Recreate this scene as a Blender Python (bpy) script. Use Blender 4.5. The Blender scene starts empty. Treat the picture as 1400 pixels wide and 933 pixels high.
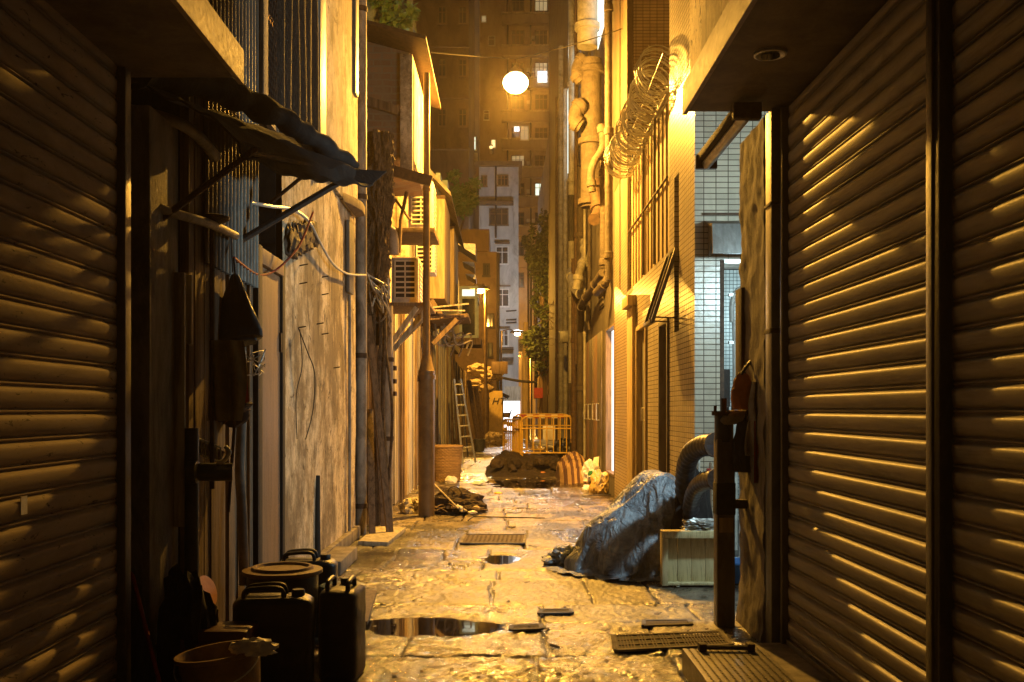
import bpy, bmesh, math, random
from mathutils import Vector, Matrix, noise
R = math.radians
random.seed(7)
SC = bpy.context.scene
COL = SC.collection

# ---------------------------------------------------------------- camera
cam = bpy.data.cameras.new('camera')
cam.lens = 35; cam.sensor_width = 36
cam.shift_x = 0.00714; cam.shift_y = 0.0672
cam.clip_start = 0.05; cam.clip_end = 1500
cam_o = bpy.data.objects.new('camera', cam)
COL.objects.link(cam_o)
cam_o.location = (0, 0, 1.5); cam_o.rotation_euler = (R(90), 0, 0)
SC.camera = cam_o
# ---------------------------------------------------------------- world and exposure
SC.view_settings.view_transform = 'Standard'
SC.view_settings.look = 'None'
SC.view_settings.exposure = 0.0
SC.view_settings.gamma = 1
w = bpy.data.worlds.new('World'); SC.world = w; w.use_nodes = True
bgn = w.node_tree.nodes['Background']
bgn.inputs[0].default_value = (1.0, 0.68, 0.42, 1)
bgn.inputs[1].default_value = 0.020

SODIUM = (1.0, 0.475, 0.06)
COLD = (0.66, 0.92, 1.0)
def point_light(name, loc, power, color, radius=.06):
    l = bpy.data.lights.new(name, 'POINT'); l.energy = power; l.color = color; l.shadow_soft_size = radius
    o = bpy.data.objects.new(name, l); o.location = loc; COL.objects.link(o); return o
def area_light(name, loc, power, color, sx, sy, rot):
    l = bpy.data.lights.new(name, 'AREA'); l.energy = power; l.color = color; l.shape = 'RECTANGLE'; l.size = sx; l.size_y = sy
    o = bpy.data.objects.new(name, l); o.location = loc; o.rotation_euler = rot; COL.objects.link(o); return o
MAIN_POWER = 6300
point_light('street_lamp_light', (0.174, 15.8, 6.50), MAIN_POWER, SODIUM, .09)
point_light('passage_tube_light', (2.7, 7.3, 2.9), 260, COLD, .10)
point_light('doorway_inner_light', (2.9, 12.6, 2.8), 60, COLD, .10)
point_light('net_window_light', (-2.05, 8.6, 5.6), 9, (0.5, 0.85, 1.0), .2)
# far street lamps
point_light('far_lamp_light', (-1.05, 43, 6.3), 2000, SODIUM, .1)
point_light('far_lamp_light', (0.78, 61, 6.1), 2600, SODIUM, .1)
point_light('far_lamp_light', (1.0, 88, 6.0), 9000, SODIUM, .1)
point_light('pale_building_fill', (0.9, 65, 9.0), 1700, (0.95, 0.97, 1.0), .3)  # added fill light for the pale building, no fitting stands here
point_light('facade_tube_light', (1.3, 27, 11.2), 60, (0.85, 1.0, 0.95), .1)

# ---------------------------------------------------------------- mapping photo pixel + distance -> metres
F = 1361.0
def PX(u, d): return (u - 690.0) / F * d
def PZ(v, d): return 1.5 - (v - 560.0) / F * d
def P(u, v, d): return Vector((PX(u, d), d, PZ(v, d)))

# ---------------------------------------------------------------- mesh builder
class MB:
    def __init__(s): s.v = []; s.f = []
    def add(s, vs, fs):
        n = len(s.v); s.v += [Vector(p) for p in vs]; s.f += [tuple(i + n for i in f) for f in fs]; return s
    def box(s, x0, x1, y0, y1, z0, z1):
        if x0 > x1: x0, x1 = x1, x0
        vs = [(x0,y0,z0),(x1,y0,z0),(x1,y1,z0),(x0,y1,z0),(x0,y0,z1),(x1,y0,z1),(x1,y1,z1),(x0,y1,z1)]
        return s.add(vs, [(0,3,2,1),(4,5,6,7),(0,1,5,4),(1,2,6,5),(2,3,7,6),(3,0,4,7)])
    def bar(s, a, b, w, h=None, up=(0,0,1)):
        a = Vector(a); b = Vector(b); h = h or w
        t = (b - a).normalized(); u = Vector(up)
        if abs(t.dot(u)) > .98: u = Vector((0,1,0))
        sd = t.cross(u).normalized(); u = sd.cross(t)
        vs = []
        for c in (a, b):
            for i, j in ((-1,-1),(1,-1),(1,1),(-1,1)): vs.append(c + sd*w/2*i + u*h/2*j)
        return s.add(vs, [(3,2,1,0),(4,5,6,7),(0,1,5,4),(1,2,6,5),(2,3,7,6),(3,0,4,7)])
    def tube(s, pts, r, n=10, cap=True):
        pts = [Vector(p) for p in pts]; m = len(pts)
        rr = r if isinstance(r, (list, tuple)) else [r]*m
        t0 = (pts[1]-pts[0]).normalized(); u = Vector((0,0,1)) if abs(t0.z) < .9 else Vector((1,0,0))
        u = (u - t0*u.dot(t0)).normalized(); rings = []
        for i, p in enumerate(pts):
            if i == 0: t = t0
            elif i == m-1: t = (pts[i]-pts[i-1]).normalized()
            else:
                t = (pts[i+1]-pts[i-1]); t = t.normalized() if t.length > 1e-9 else t0
            u = (u - t*u.dot(t)).normalized(); w_ = t.cross(u)
            rings.append([p + (u*math.cos(2*math.pi*k/n) + w_*math.sin(2*math.pi*k/n))*rr[i] for k in range(n)])
        vs = [q for rg in rings for q in rg]; fs = []
        for i in range(m-1):
            for k in range(n):
                a = i*n+k; b = i*n+(k+1) % n; fs.append((a, b, b+n, a+n))
        if cap: fs.append(tuple(reversed(range(n)))); fs.append(tuple((m-1)*n+k for k in range(n)))
        return s.add(vs, fs)
    def lathe(s, c, prof, n=24, sx=1, sy=1, rot=None):
        c = Vector(c); vs = []; fs = []
        for r, z in prof:
            for k in range(n):
                a = 2*math.pi*k/n; p = Vector((r*math.cos(a)*sx, r*math.sin(a)*sy, z))
                if rot: p = rot @ p
                vs.append(c + p)
        for i in range(len(prof)-1):
            for k in range(n):
                a = i*n+k; b = i*n+(k+1) % n; fs.append((a, b, b+n, a+n))
        fs.append(tuple(reversed(range(n)))); fs.append(tuple((len(prof)-1)*n+k for k in range(n)))
        return s.add(vs, fs)
    def grid(s, fn, nu, nv):
        vs = [fn(i/nu, j/nv) for j in range(nv+1) for i in range(nu+1)]
        fs = [(j*(nu+1)+i, j*(nu+1)+i+1, (j+1)*(nu+1)+i+1, (j+1)*(nu+1)+i) for j in range(nv) for i in range(nu)]
        return s.add(vs, fs)
    def prism(s, poly, vec):
        poly = [Vector(p) for p in poly]; vec = Vector(vec); n = len(poly)
        fs = [tuple(reversed(range(n))), tuple(n+i for i in range(n))] + [(i, (i+1) % n, n+(i+1) % n, n+i) for i in range(n)]
        return s.add(poly + [p+vec for p in poly], fs)
    def blob(s, c, size, seed=0, amp=.18, freq=2.2, ridge=.12, sub=4, flat=True):
        bm = bmesh.new(); bmesh.ops.create_icosphere(bm, subdivisions=sub, radius=1)
        off = Vector((seed*7.3, seed*3.1, seed*1.7)); c = Vector(c)
        bm.verts.index_update(); vs = []
        for v in bm.verts:
            p = v.co.copy(); d = 1 + amp*noise.noise(p*freq+off) + ridge*(1-abs(noise.noise(p*freq*2.1+off))*3)*.6
            p = p*d
            if flat: p.z = max(p.z, -.55)
            vs.append(c + Vector((p.x*size[0], p.y*size[1], (p.z+(.55 if flat else 0))*size[2])))
        fs = [tuple(v.index for v in f.verts) for f in bm.faces]; bm.free()
        return s.add(vs, fs)
    def build(s, name, mat, parent=None, smooth=False, bevel=0, solid=0, origin=None):
        me = bpy.data.meshes.new(name)
        xs = [p.x for p in s.v]; ys = [p.y for p in s.v]; zs = [p.z for p in s.v]
        o = Vector(origin) if origin else Vector(((min(xs)+max(xs))/2, (min(ys)+max(ys))/2, min(zs)))
        me.from_pydata([p-o for p in s.v], [], s.f); me.update()
        bm = bmesh.new(); bm.from_mesh(me)
        if solid:
            r = bmesh.ops.solidify(bm, geom=bm.faces[:], thickness=solid)
        if bevel:
            es = [e for e in bm.edges if len(e.link_faces) == 2 and e.calc_face_angle(0) > .6]
            bmesh.ops.bevel(bm, geom=es, offset=bevel, segments=2, profile=.6, affect='EDGES', clamp_overlap=True)
        bmesh.ops.recalc_face_normals(bm, faces=bm.faces[:])
        bm.to_mesh(me); bm.free()
        if smooth or bevel:
            for p in me.polygons: p.use_smooth = True
            try: me.set_sharp_from_angle(angle=R(38))
            except Exception: pass
        me.materials.append(mat)
        ob = bpy.data.objects.new(name, me); COL.objects.link(ob)
        if parent is not None:
            ob.parent = parent; base = Vector(parent['_w']) if '_w' in parent else Vector(parent.location)
            ob.location = o - base; ob['_w'] = o[:]
        else:
            ob.location = o; ob['_w'] = o[:]
        return ob
def thing(name, label, cat, loc, group=None):
    o = bpy.data.objects.new(name, None); o.empty_display_size = .1; COL.objects.link(o)
    o.location = loc; o['_w'] = tuple(loc); o['label'] = label; o['category'] = cat
    if group: o['group'] = group
    return o
def tag(o, label, cat, group=None):
    o['label'] = label; o['category'] = cat
    if group: o['group'] = group
    return o
def struct(o): o['kind'] = 'structure'; return o
def stuff(o, label, cat): o['kind'] = 'stuff'; return tag(o, label, cat)
def dup(root, loc, rotz=None, label=None, scale=None):
    def cp(o, par):
        c = o.copy(); COL.objects.link(c)
        if par is not None: c.parent = par
        for ch in list(o.children): cp(ch, c)
        return c
    r = cp(root, None); r.location = loc
    if rotz is not None: r.rotation_euler = (0, 0, rotz)
    if label: r['label'] = label
    if scale: r.scale = scale
    return r
def catenary(a, b, sag, n=14):
    a = Vector(a); b = Vector(b)
    return [a.lerp(b, i/n) + Vector((0,0,-sag*4*(i/n)*(1-i/n))) for i in range(n+1)]
def arc_pts(pts, n=6):
    "smooth polyline through points (Catmull-Rom)"
    pts = [Vector(p) for p in pts]; q = [pts[0]] + pts + [pts[-1]]; out = []
    for i in range(1, len(q)-2):
        for k in range(n):
            t = k/n; a, b, c, d = q[i-1], q[i], q[i+1], q[i+2]
            out.append(.5*((2*b)+(c-a)*t+(2*a-5*b+4*c-d)*t*t+(3*b-a-3*c+d)*t**3))
    out.append(pts[-1]); return out

# ---------------------------------------------------------------- materials
def _new(name):
    m = bpy.data.materials.new(name); m.use_nodes = True
    nt = m.node_tree; return m, nt, nt.nodes, nt.links, nt.nodes['Principled BSDF']
def _noise(N, L, vec, scale, detail=6, rough=.6, dist=0):
    n = N.new('ShaderNodeTexNoise'); n.inputs['Scale'].default_value = scale; n.inputs['Detail'].default_value = detail
    n.inputs['Roughness'].default_value = rough; n.inputs['Distortion'].default_value = dist
    L.new(vec, n.inputs['Vector']); return n.outputs['Fac']
def _ramp(N, L, fac, a, b, c0=0, c1=1):
    r = N.new('ShaderNodeMapRange'); r.inputs['From Min'].default_value = a; r.inputs['From Max'].default_value = b
    r.inputs['To Min'].default_value = c0; r.inputs['To Max'].default_value = c1; L.new(fac, r.inputs['Value']); return r.outputs['Result']
def _mix(N, L, fac, a, b):
    m = N.new('ShaderNodeMix'); m.data_type = 'RGBA'
    if isinstance(fac, float): m.inputs[0].default_value = fac
    else: L.new(fac, m.inputs[0])
    for k, x in ((6, a), (7, b)):
        if isinstance(x, tuple): m.inputs[k].default_value = (*x, 1)
        else: L.new(x, m.inputs[k])
    return m.outputs[2]
def _map(N, L, sc, loc=(0,0,0), use='Object'):
    tc = N.new('ShaderNodeTexCoord'); mp = N.new('ShaderNodeMapping'); mp.inputs['Scale'].default_value = sc; mp.inputs['Location'].default_value = loc
    L.new(tc.outputs[use], mp.inputs['Vector']); return mp.outputs['Vector']
def _bump(N, L, h, strength, dist, prev=None):
    b = N.new('ShaderNodeBump'); b.inputs['Strength'].default_value = strength; b.inputs['Distance'].default_value = dist
    L.new(h, b.inputs['Height'])
    if prev: L.new(prev, b.inputs['Normal'])
    return b.outputs['Normal']
def MAT(name, c1, c2=None, c3=None, rough=.7, rough2=None, metal=0, sc=(1,1,1), s1=5, lo=.42, hi=.62, s3=1.6, lo3=.5, hi3=.72,
        bump=.35, bd=.004, bs=45, sheen=0, spec=.5):
    m, nt, N, L, B = _new(name)
    v = _map(N, L, sc, (random.random()*9, random.random()*9, 0))
    c2 = c2 or tuple(x*.55 for x in c1)
    f = _ramp(N, L, _noise(N, L, v, s1, 9, .68, .4), lo, hi)
    col = _mix(N, L, f, c1, c2)
    if c3:
        v3 = _map(N, L, (sc[0], sc[1], sc[2]*1.0), (4, 2, 7))
        f3 = _ramp(N, L, _noise(N, L, v3, s3, 8, .72, .8), lo3, hi3); col = _mix(N, L, f3, col, c3)
    L.new(col, B.inputs['Base Color'])
    v2 = _map(N, L, (1,1,1))
    nb = _noise(N, L, v2, bs, 6, .7)
    if rough2 is not None: L.new(_ramp(N, L, f, 0, 1, rough, rough2), B.inputs['Roughness'])
    else: L.new(_ramp(N, L, nb, .3, .7, max(.03, rough-.1), min(1, rough+.1)), B.inputs['Roughness'])
    B.inputs['Metallic'].default_value = metal; B.inputs['Specular IOR Level'].default_value = spec
    nrm = _bump(N, L, nb, bump, bd)
    nrm = _bump(N, L, f, bump*.6, bd*1.2, nrm)
    L.new(nrm, B.inputs['Normal'])
    return m
def TILE(name, c, grout, tw=.12, th=.055, mortar=.004, rough=.28, dirt=.5):
    m, nt, N, L, B = _new(name)
    tc = N.new('ShaderNodeTexCoord'); sp = N.new('ShaderNodeSeparateXYZ'); L.new(tc.outputs['Object'], sp.inputs[0])
    ad = N.new('ShaderNodeMath'); ad.operation = 'ADD'; L.new(sp.outputs[0], ad.inputs[0]); L.new(sp.outputs[1], ad.inputs[1])
    cb = N.new('ShaderNodeCombineXYZ'); L.new(ad.outputs[0], cb.inputs[0]); L.new(sp.outputs[2], cb.inputs[1])
    br = N.new('ShaderNodeTexBrick'); L.new(cb.outputs[0], br.inputs['Vector']); br.offset = 0; br.inputs['Scale'].default_value = 1
    br.inputs['Brick Width'].default_value = tw; br.inputs['Row Height'].default_value = th; br.inputs['Mortar Size'].default_value = mortar
    br.inputs['Color1'].default_value = (*c, 1); br.inputs['Color2'].default_value = (*[x*.8 for x in c], 1); br.inputs['Mortar'].default_value = (*grout, 1)
    v = _map(N, L, (1, 1, .35)); f = _ramp(N, L, _noise(N, L, v, 3, 8, .7), .45, .75, 0, dirt)
    L.new(_mix(N, L, f, br.outputs['Color'], tuple(x*.3 for x in c)), B.inputs['Base Color'])
    L.new(_ramp(N, L, br.outputs['Fac'], 0, 1, rough, .9), B.inputs['Roughness'])
    inv = _ramp(N, L, br.outputs['Fac'], 0, 1, 1, 0)
    n1 = _bump(N, L, inv, .8, .003); n2 = _bump(N, L, _noise(N, L, _map(N, L, (1,1,1)), 14, 3, .5), .35, .006, n1)
    L.new(n2, B.inputs['Normal']); return m
def BRICK(name, c1, c2, mort):
    m, nt, N, L, B = _new(name)
    tc = N.new('ShaderNodeTexCoord'); sp = N.new('ShaderNodeSeparateXYZ'); L.new(tc.outputs['Object'], sp.inputs[0])
    ad = N.new('ShaderNodeMath'); ad.operation = 'ADD'; L.new(sp.outputs[0], ad.inputs[0]); L.new(sp.outputs[1], ad.inputs[1])
    cb = N.new('ShaderNodeCombineXYZ'); L.new(ad.outputs[0], cb.inputs[0]); L.new(sp.outputs[2], cb.inputs[1])
    dn = N.new('ShaderNodeTexNoise'); dn.inputs['Scale'].default_value = 5; L.new(tc.outputs['Object'], dn.inputs['Vector'])
    mx = N.new('ShaderNodeMix'); mx.data_type = 'VECTOR'; mx.inputs[0].default_value = .04; L.new(cb.outputs[0], mx.inputs[4]); L.new(dn.outputs['Color'], mx.inputs[5])
    br = N.new('ShaderNodeTexBrick'); L.new(mx.outputs[1], br.inputs['Vector']); br.inputs['Scale'].default_value = 1
    br.inputs['Brick Width'].default_value = .24; br.inputs['Row Height'].default_value = .09; br.inputs['Mortar Size'].default_value = .012
    br.inputs['Color1'].default_value = (*c1, 1); br.inputs['Color2'].default_value = (*c2, 1); br.inputs['Mortar'].default_value = (*mort, 1)
    v = _map(N, L, (1, 1, .6)); f = _ramp(N, L, _noise(N, L, v, 4, 9, .7), .45, .65)
    L.new(_mix(N, L, f, br.outputs['Color'], mort), B.inputs['Base Color']); B.inputs['Roughness'].default_value = .9
    n1 = _bump(N, L, _ramp(N, L, br.outputs['Fac'], 0, 1, 1, 0), .9, .012); n2 = _bump(N, L, _noise(N, L, _map(N, L, (1,1,1)), 30, 8, .7), .6, .01, n1)
    L.new(n2, B.inputs['Normal']); return m
def EMIT(name, c, s):
    m, nt, N, L, B = _new(name); B.inputs['Base Color'].default_value = (.5,.5,.5,1)
    B.inputs['Emission Color'].default_value = (*c, 1); B.inputs['Emission Strength'].default_value = s; return m
def GLASS(name, c=(.02,.025,.03), rough=.08):
    m, nt, N, L, B = _new(name); B.inputs['Base Color'].default_value = (*c, 1); B.inputs['Roughness'].default_value = rough
    L.new(_bump(N, L, _noise(N, L, _map(N, L, (1,1,1)), 3, 2, .5), .1, .01), B.inputs['Normal']); return m

m_shutter = MAT('shutter_metal', (.40,.35,.28), (.24,.205,.16), (.06,.045,.035), rough=.56, sc=(1,.25,3), s1=5, s3=2.2, lo3=.55, hi3=.78, bump=.10, bd=.001, bs=70, metal=0, spec=.55)
m_shutter_l = MAT('shutter_metal_rusty', (.34,.27,.20), (.24,.185,.13), (.04,.028,.018), rough=.85, sc=(1,.35,1.2), s1=4, s3=26, lo3=.60, hi3=.66, bump=.2, bd=.0015, bs=60, metal=0, spec=.2)
m_steel = MAT('painted_steel', (.17,.15,.12), (.10,.085,.065), (.05,.03,.015), rough=.5, metal=.3, sc=(1,1,.3), s1=8, s3=3)
m_steel_grey = MAT('grey_painted_steel', (.2,.2,.19), (.11,.11,.1), (.06,.035,.02), rough=.45, metal=.2, sc=(1,1,.4), s1=6)
m_dark = MAT('dark_soot', (.018,.016,.014), (.03,.026,.022), rough=.8)
m_rust = MAT('rusty_iron', (.07,.04,.022), (.035,.02,.012), (.12,.07,.03), rough=.75, s1=14, bump=.6, bs=60)
m_conc = MAT('dirty_concrete', (.26,.23,.19), (.12,.10,.08), (.05,.04,.03), rough=.85, sc=(1,1,.35), s1=5, s3=2, bump=.6, bd=.008, bs=40)
def PLASTER(name, base, mid_, dark):
    m, nt, N, L, B = _new(name)
    blot = _noise(N, L, _map(N, L, (1,1,.7), (3,5,1)), 1.15, 10, .74, .0)
    blot2 = _noise(N, L, _map(N, L, (1,1,.85), (8,1,4)), 4.2, 10, .8, .0)
    drip = _noise(N, L, _map(N, L, (5.5,5.5,.30), (1,2,3)), 1.5, 5, .6, .15)
    c = _mix(N, L, _ramp(N, L, blot2, .47, .57), base, mid_)
    c = _mix(N, L, _ramp(N, L, _noise(N, L, _map(N, L, (1,1,1), (9,9,9)), 16, 6, .8), .56, .64, 0, .7), c, dark)
    c = _mix(N, L, _ramp(N, L, blot, .47, .58, 0, .9), c, tuple(x*.42 for x in mid_))
    mm = N.new('ShaderNodeMath'); mm.operation = 'MULTIPLY'; L.new(_ramp(N, L, drip, .54, .66, 0, .9), mm.inputs[0]); L.new(_ramp(N, L, blot, .44, .54), mm.inputs[1])
    c = _mix(N, L, mm.outputs[0], c, dark)
    chip = _ramp(N, L, _noise(N, L, _map(N, L, (1,1,1), (2,7,7)), 4.5, 10, .7, .6), .605, .62)
    c = _mix(N, L, chip, c, (.13,.105,.085))
    vo = N.new('ShaderNodeTexVoronoi'); vo.feature = 'DISTANCE_TO_EDGE'; vo.inputs['Scale'].default_value = 1.7
    wn = N.new('ShaderNodeTexNoise'); wn.inputs['Scale'].default_value = 3; wn.inputs['Detail'].default_value = 5; tc = N.new('ShaderNodeTexCoord'); L.new(tc.outputs['Object'], wn.inputs['Vector'])
    mv = N.new('ShaderNodeMix'); mv.data_type = 'VECTOR'; mv.inputs[0].default_value = .25; L.new(tc.outputs['Object'], mv.inputs[4]); L.new(wn.outputs['Color'], mv.inputs[5]); L.new(mv.outputs[1], vo.inputs['Vector'])
    crack = _ramp(N, L, vo.outputs['Distance'], .0, .012, 1, 0)
    L.new(c, B.inputs['Base Color']); B.inputs['Roughness'].default_value = .82
    n = _bump(N, L, chip, .9, -.012); n = _bump(N, L, blot2, .7, .02, n); n = _bump(N, L, _noise(N, L, _map(N, L, (1,1,1)), 38, 6, .75), .7, .008, n)
    L.new(n, B.inputs['Normal']); return m
m_plaster = PLASTER('stained_plaster', (.70,.60,.42), (.42,.32,.20), (.045,.033,.022))
m_plaster_col = PLASTER('yellowed_plaster', (.62,.54,.38), (.42,.34,.22), (.05,.035,.02))
m_plaster_old = MAT('yellowed_plaster', (.62,.52,.36), (.42,.33,.2), (.05,.035,.02), rough=.8, sc=(3,3,.7), s1=4, s3=5, lo3=.58, hi3=.63, bump=.5, bd=.006, bs=30)
m_wood = MAT('weathered_wood', (.22,.15,.09), (.10,.065,.035), (.035,.024,.015), rough=.8, sc=(5,5,.35), s1=6, s3=2.5, bump=.6, bd=.004, bs=50)
m_wood_pale = MAT('pale_painted_boards', (.50,.46,.36), (.28,.24,.16), (.07,.05,.03), rough=.8, sc=(3.5,3.5,.3), s1=5, s3=1.8, bump=.5, bs=50)
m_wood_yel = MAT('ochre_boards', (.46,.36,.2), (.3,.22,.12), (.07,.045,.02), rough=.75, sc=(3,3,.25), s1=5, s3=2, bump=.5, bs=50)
m_door = MAT('brown_door_paint', (.27,.165,.095), (.2,.12,.065), (.09,.05,.03), rough=.55, sc=(2,2,.2), s1=9, s3=3, lo3=.6, hi3=.8, bump=.25, bs=60)
m_crate = MAT('pine_crate_wood', (.60,.52,.28), (.42,.34,.17), (.14,.09,.04), rough=.7, sc=(9,9,.8), s1=4, s3=5, lo3=.58, hi3=.66, bump=.3, bs=60)
m_pipe = MAT('old_cast_pipe', (.36,.32,.26), (.2,.17,.13), (.07,.055,.04), rough=.6, sc=(1,1,.5), s1=8, s3=3, bump=.5, bs=40)
m_pipe_white = MAT('pale_plastic_pipe', (.55,.55,.5), (.38,.37,.33), (.15,.12,.08), rough=.45, s1=6, s3=2.5, lo3=.58, hi3=.75)
m_pipe_dark = MAT('black_corrugated_pipe', (.05,.052,.058), (.025,.025,.028), (.12,.11,.1), rough=.4, s1=9, lo3=.6, hi3=.75, bump=.3)
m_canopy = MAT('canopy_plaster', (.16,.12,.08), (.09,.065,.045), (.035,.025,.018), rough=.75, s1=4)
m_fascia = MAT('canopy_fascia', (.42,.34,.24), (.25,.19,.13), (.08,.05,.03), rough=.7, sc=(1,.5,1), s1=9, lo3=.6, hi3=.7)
m_awning = MAT('sooty_tarpaulin', (.010,.009,.008), (.007,.006,.006), (.016,.012,.009), rough=.85, s1=5, bump=.5, bd=.01, bs=12)
m_tile = TILE('cream_wall_tile', (.50,.44,.33), (.06,.045,.03))
m_tile_dk = TILE('brown_wall_tile', (.36,.28,.2), (.05,.035,.025), .107, .05)
m_tile_cold = TILE('small_mosaic_tile', (.5,.54,.52), (.05,.06,.06), .05, .05, .004)
m_brick = BRICK('old_brick', (.30,.18,.10), (.20,.12,.07), (.24,.19,.13))
m_lamp_post = MAT('lamp_post_paint', (.22,.15,.07), (.16,.105,.05), (.08,.05,.025), rough=.45, s1=5, metal=.1, bump=.15)
m_alu = MAT('worn_aluminium', (.6,.6,.58), (.4,.4,.38), rough=.4, metal=.7, s1=9)
m_yel_paint = MAT('yellow_barrier_paint', (.66,.43,.06), (.52,.32,.05), (.2,.12,.03), rough=.5, s1=8, lo3=.62, hi3=.75)
m_red = MAT('faded_red_paint', (.36,.035,.02), (.2,.02,.015), rough=.5, s1=8)
m_white = MAT('dirty_white_plastic', (.72,.71,.68), (.55,.53,.48), (.3,.25,.18), rough=.45, s1=6, lo3=.62, hi3=.8)
m_ac = MAT('ac_casing_paint', (.55,.5,.42), (.42,.37,.29), (.16,.11,.06), rough=.5, sc=(1,1,.4), s1=6, lo3=.58, hi3=.75)
m_black_pl = MAT('black_plastic', (.018,.016,.016), (.03,.026,.024), (.09,.075,.06), rough=.42, s1=4, lo3=.56, hi3=.8, bump=.5, bd=.01, bs=9)
m_dkred_pl = MAT('dark_red_plastic', (.07,.012,.01), (.04,.01,.008), rough=.4)
m_blue_pl = MAT('blue_plastic', (.02,.11,.3), (.015,.08,.2), rough=.4)
m_orange_pl = MAT('orange_plastic', (.5,.22,.08), (.4,.16,.05), (.2,.09,.04), rough=.45)
m_tan_pl = MAT('grimy_tan_plastic', (.26,.17,.08), (.17,.10,.05), (.07,.045,.025), rough=.45, s1=6, s3=3)
m_rubble = MAT('dark_soil', (.06,.042,.027), (.028,.02,.014), (.1,.07,.045), rough=.95, s1=12, bump=1, bd=.03, bs=20)
m_leaf = MAT('leaf_green', (.06,.085,.02), (.035,.05,.014), rough=.6, s1=20)
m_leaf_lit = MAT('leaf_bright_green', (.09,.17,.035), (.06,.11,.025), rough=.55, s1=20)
m_bark = MAT('rough_bark', (.2,.14,.08), (.08,.05,.03), (.03,.02,.012), rough=.9, sc=(3,3,1.2), s1=7, s3=6, bump=1, bd=.03, bs=22)
m_wicker = MAT('wicker', (.34,.22,.09), (.2,.12,.05), (.08,.05,.02), rough=.75, sc=(1,1,6), s1=5)
m_glass = GLASS('dark_window_glass')
m_lit_warm = EMIT('lit_window_warm', (1,.72,.3), 1.6)
m_lit_cool = EMIT('lit_window_cool', (.85,1,.8), 1.2)
m_lit_dim = EMIT('lit_window_dim', (.9,.7,.35), .35)
m_white_light = EMIT('white_light_panel', (.93,.97,1), 2.2)
m_lit_cold = EMIT('lit_cold_wall', (.82,1,.93), 1.5)  # glow stands for white light falling on the wall
m_bulb = EMIT('sodium_bulb', (1,.72,.32), 45)
m_bulb_far = EMIT('sodium_bulb_far', (1,.66,.28), 45)

# ---------------------------------------------------------------- ground
import numpy as np
def vnoise(x, y, seed=0):
    xi = np.floor(x).astype(np.int64); yi = np.floor(y).astype(np.int64); fx = x-xi; fy = y-yi
    fx = fx*fx*(3-2*fx); fy = fy*fy*(3-2*fy)
    def h(a, b):
        n = (a*374761393 + b*668265263 + seed*1442695041) & 0xffffffff; n = ((n ^ (n >> 13))*1274126177) & 0xffffffff
        return ((n ^ (n >> 16)) & 0xffff)/65535.0
    return (h(xi,yi)*(1-fx)+h(xi+1,yi)*fx)*(1-fy)+(h(xi,yi+1)*(1-fx)+h(xi+1,yi+1)*fx)*fy
def fbm(x, y, oct_=5, seed=0, g=.55):
    t = 0; a = 1; s_ = 0
    for k in range(oct_): t = t + a*vnoise(x*2**k+k*17.3, y*2**k-k*9.1, seed+k); s_ += a; a *= g
    return t/s_
PUDDLES = [(-.52, 6.95, .62, .36), (-.04, 10.1, .20, .40), (.45, 20.5, 1.05, 1.6)]
nr, ncl = 1080, 300
yy_ = 2.6*np.exp(np.linspace(0, math.log(62/2.6), nr)); xx_ = np.linspace(-2.25, 2.15, ncl)
X_, Y_ = np.meshgrid(xx_, yy_)
# irregular slabs: rows of varied depth, joints at random places
rs = np.random.RandomState(4)
rows = [2.0]
while rows[-1] < 64: rows.append(rows[-1]+rs.uniform(.5,1.15))
rows = np.array(rows); wx = X_+.03*(fbm(X_*2,Y_*2,3,5)-.5)*2; wy = Y_+.05*(fbm(X_*1.5,Y_*1.5,3,9)-.5)*2
ri = np.clip(np.searchsorted(rows, wy)-1, 0, len(rows)-2)
dj = np.minimum(wy-rows[ri], rows[ri+1]-wy); sid = np.zeros_like(X_); dx_ = np.full_like(X_, 9.)
for r in range(len(rows)-1):
    m_ = ri == r
    if not m_.any(): continue
    js = [-2.6]
    while js[-1] < 2.6: js.append(js[-1]+rs.uniform(.45,1.5))
    js = np.array(js); k = np.clip(np.searchsorted(js, wx[m_])-1, 0, len(js)-2); sid[m_] = r*31+k
    dx_[m_] = np.minimum(wx[m_]-js[k], js[k+1]-wx[m_])
dj = np.minimum(dj, dx_)
sidi = sid.astype(np.int64); hs_ = ((sidi*2654435761) & 0xffff)/65535.0; ht_ = ((sidi*40503+977) & 0xff)/255.0
jw = .010+.020*fbm(X_*3, Y_*3, 3, 2)
joint = np.clip(1-dj/jw, 0, 1)
broken = np.clip((fbm(X_*1.6, Y_*1.6, 5, 30)-.56)*9, 0, 1)
rough_ = fbm(X_*26, Y_*26, 3, 11, .7)-.5; grit_ = vnoise(X_*75, Y_*75, 3)-.5; med = fbm(X_*5, Y_*5, 5, 21)-.5
Z_ = (hs_-.5)*.009 + med*.022 + rough_*.022*(.55+broken*1.2) + grit_*.011 - joint*.020
Z_ += (fbm(X_*.7, Y_*.7, 3, 44)-.5)*.02
basin = np.zeros_like(X_)
for px_, py_, ax_, ay_ in PUDDLES:
    rr_ = ((X_-px_)/ax_)**2+((Y_-py_)/ay_)**2 + (fbm(X_*4, Y_*4, 4, 55)-.5)*.9
    basin = np.maximum(basin, np.clip(1.25-rr_, 0, 1))
Z_ = Z_*(1-.75*basin) - basin*.030
Z_ = np.clip(Z_, -.045, .016)
wet_ = np.clip((.004-Z_)*55+(fbm(X_*.9,Y_*.5,4,66)-.45)*4, 0, 1)
gut = np.clip(1-np.minimum(X_+1.78, 1.88-X_)/.35, 0, 1)*(.5+fbm(X_*6,Y_*6,3,81))
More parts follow.
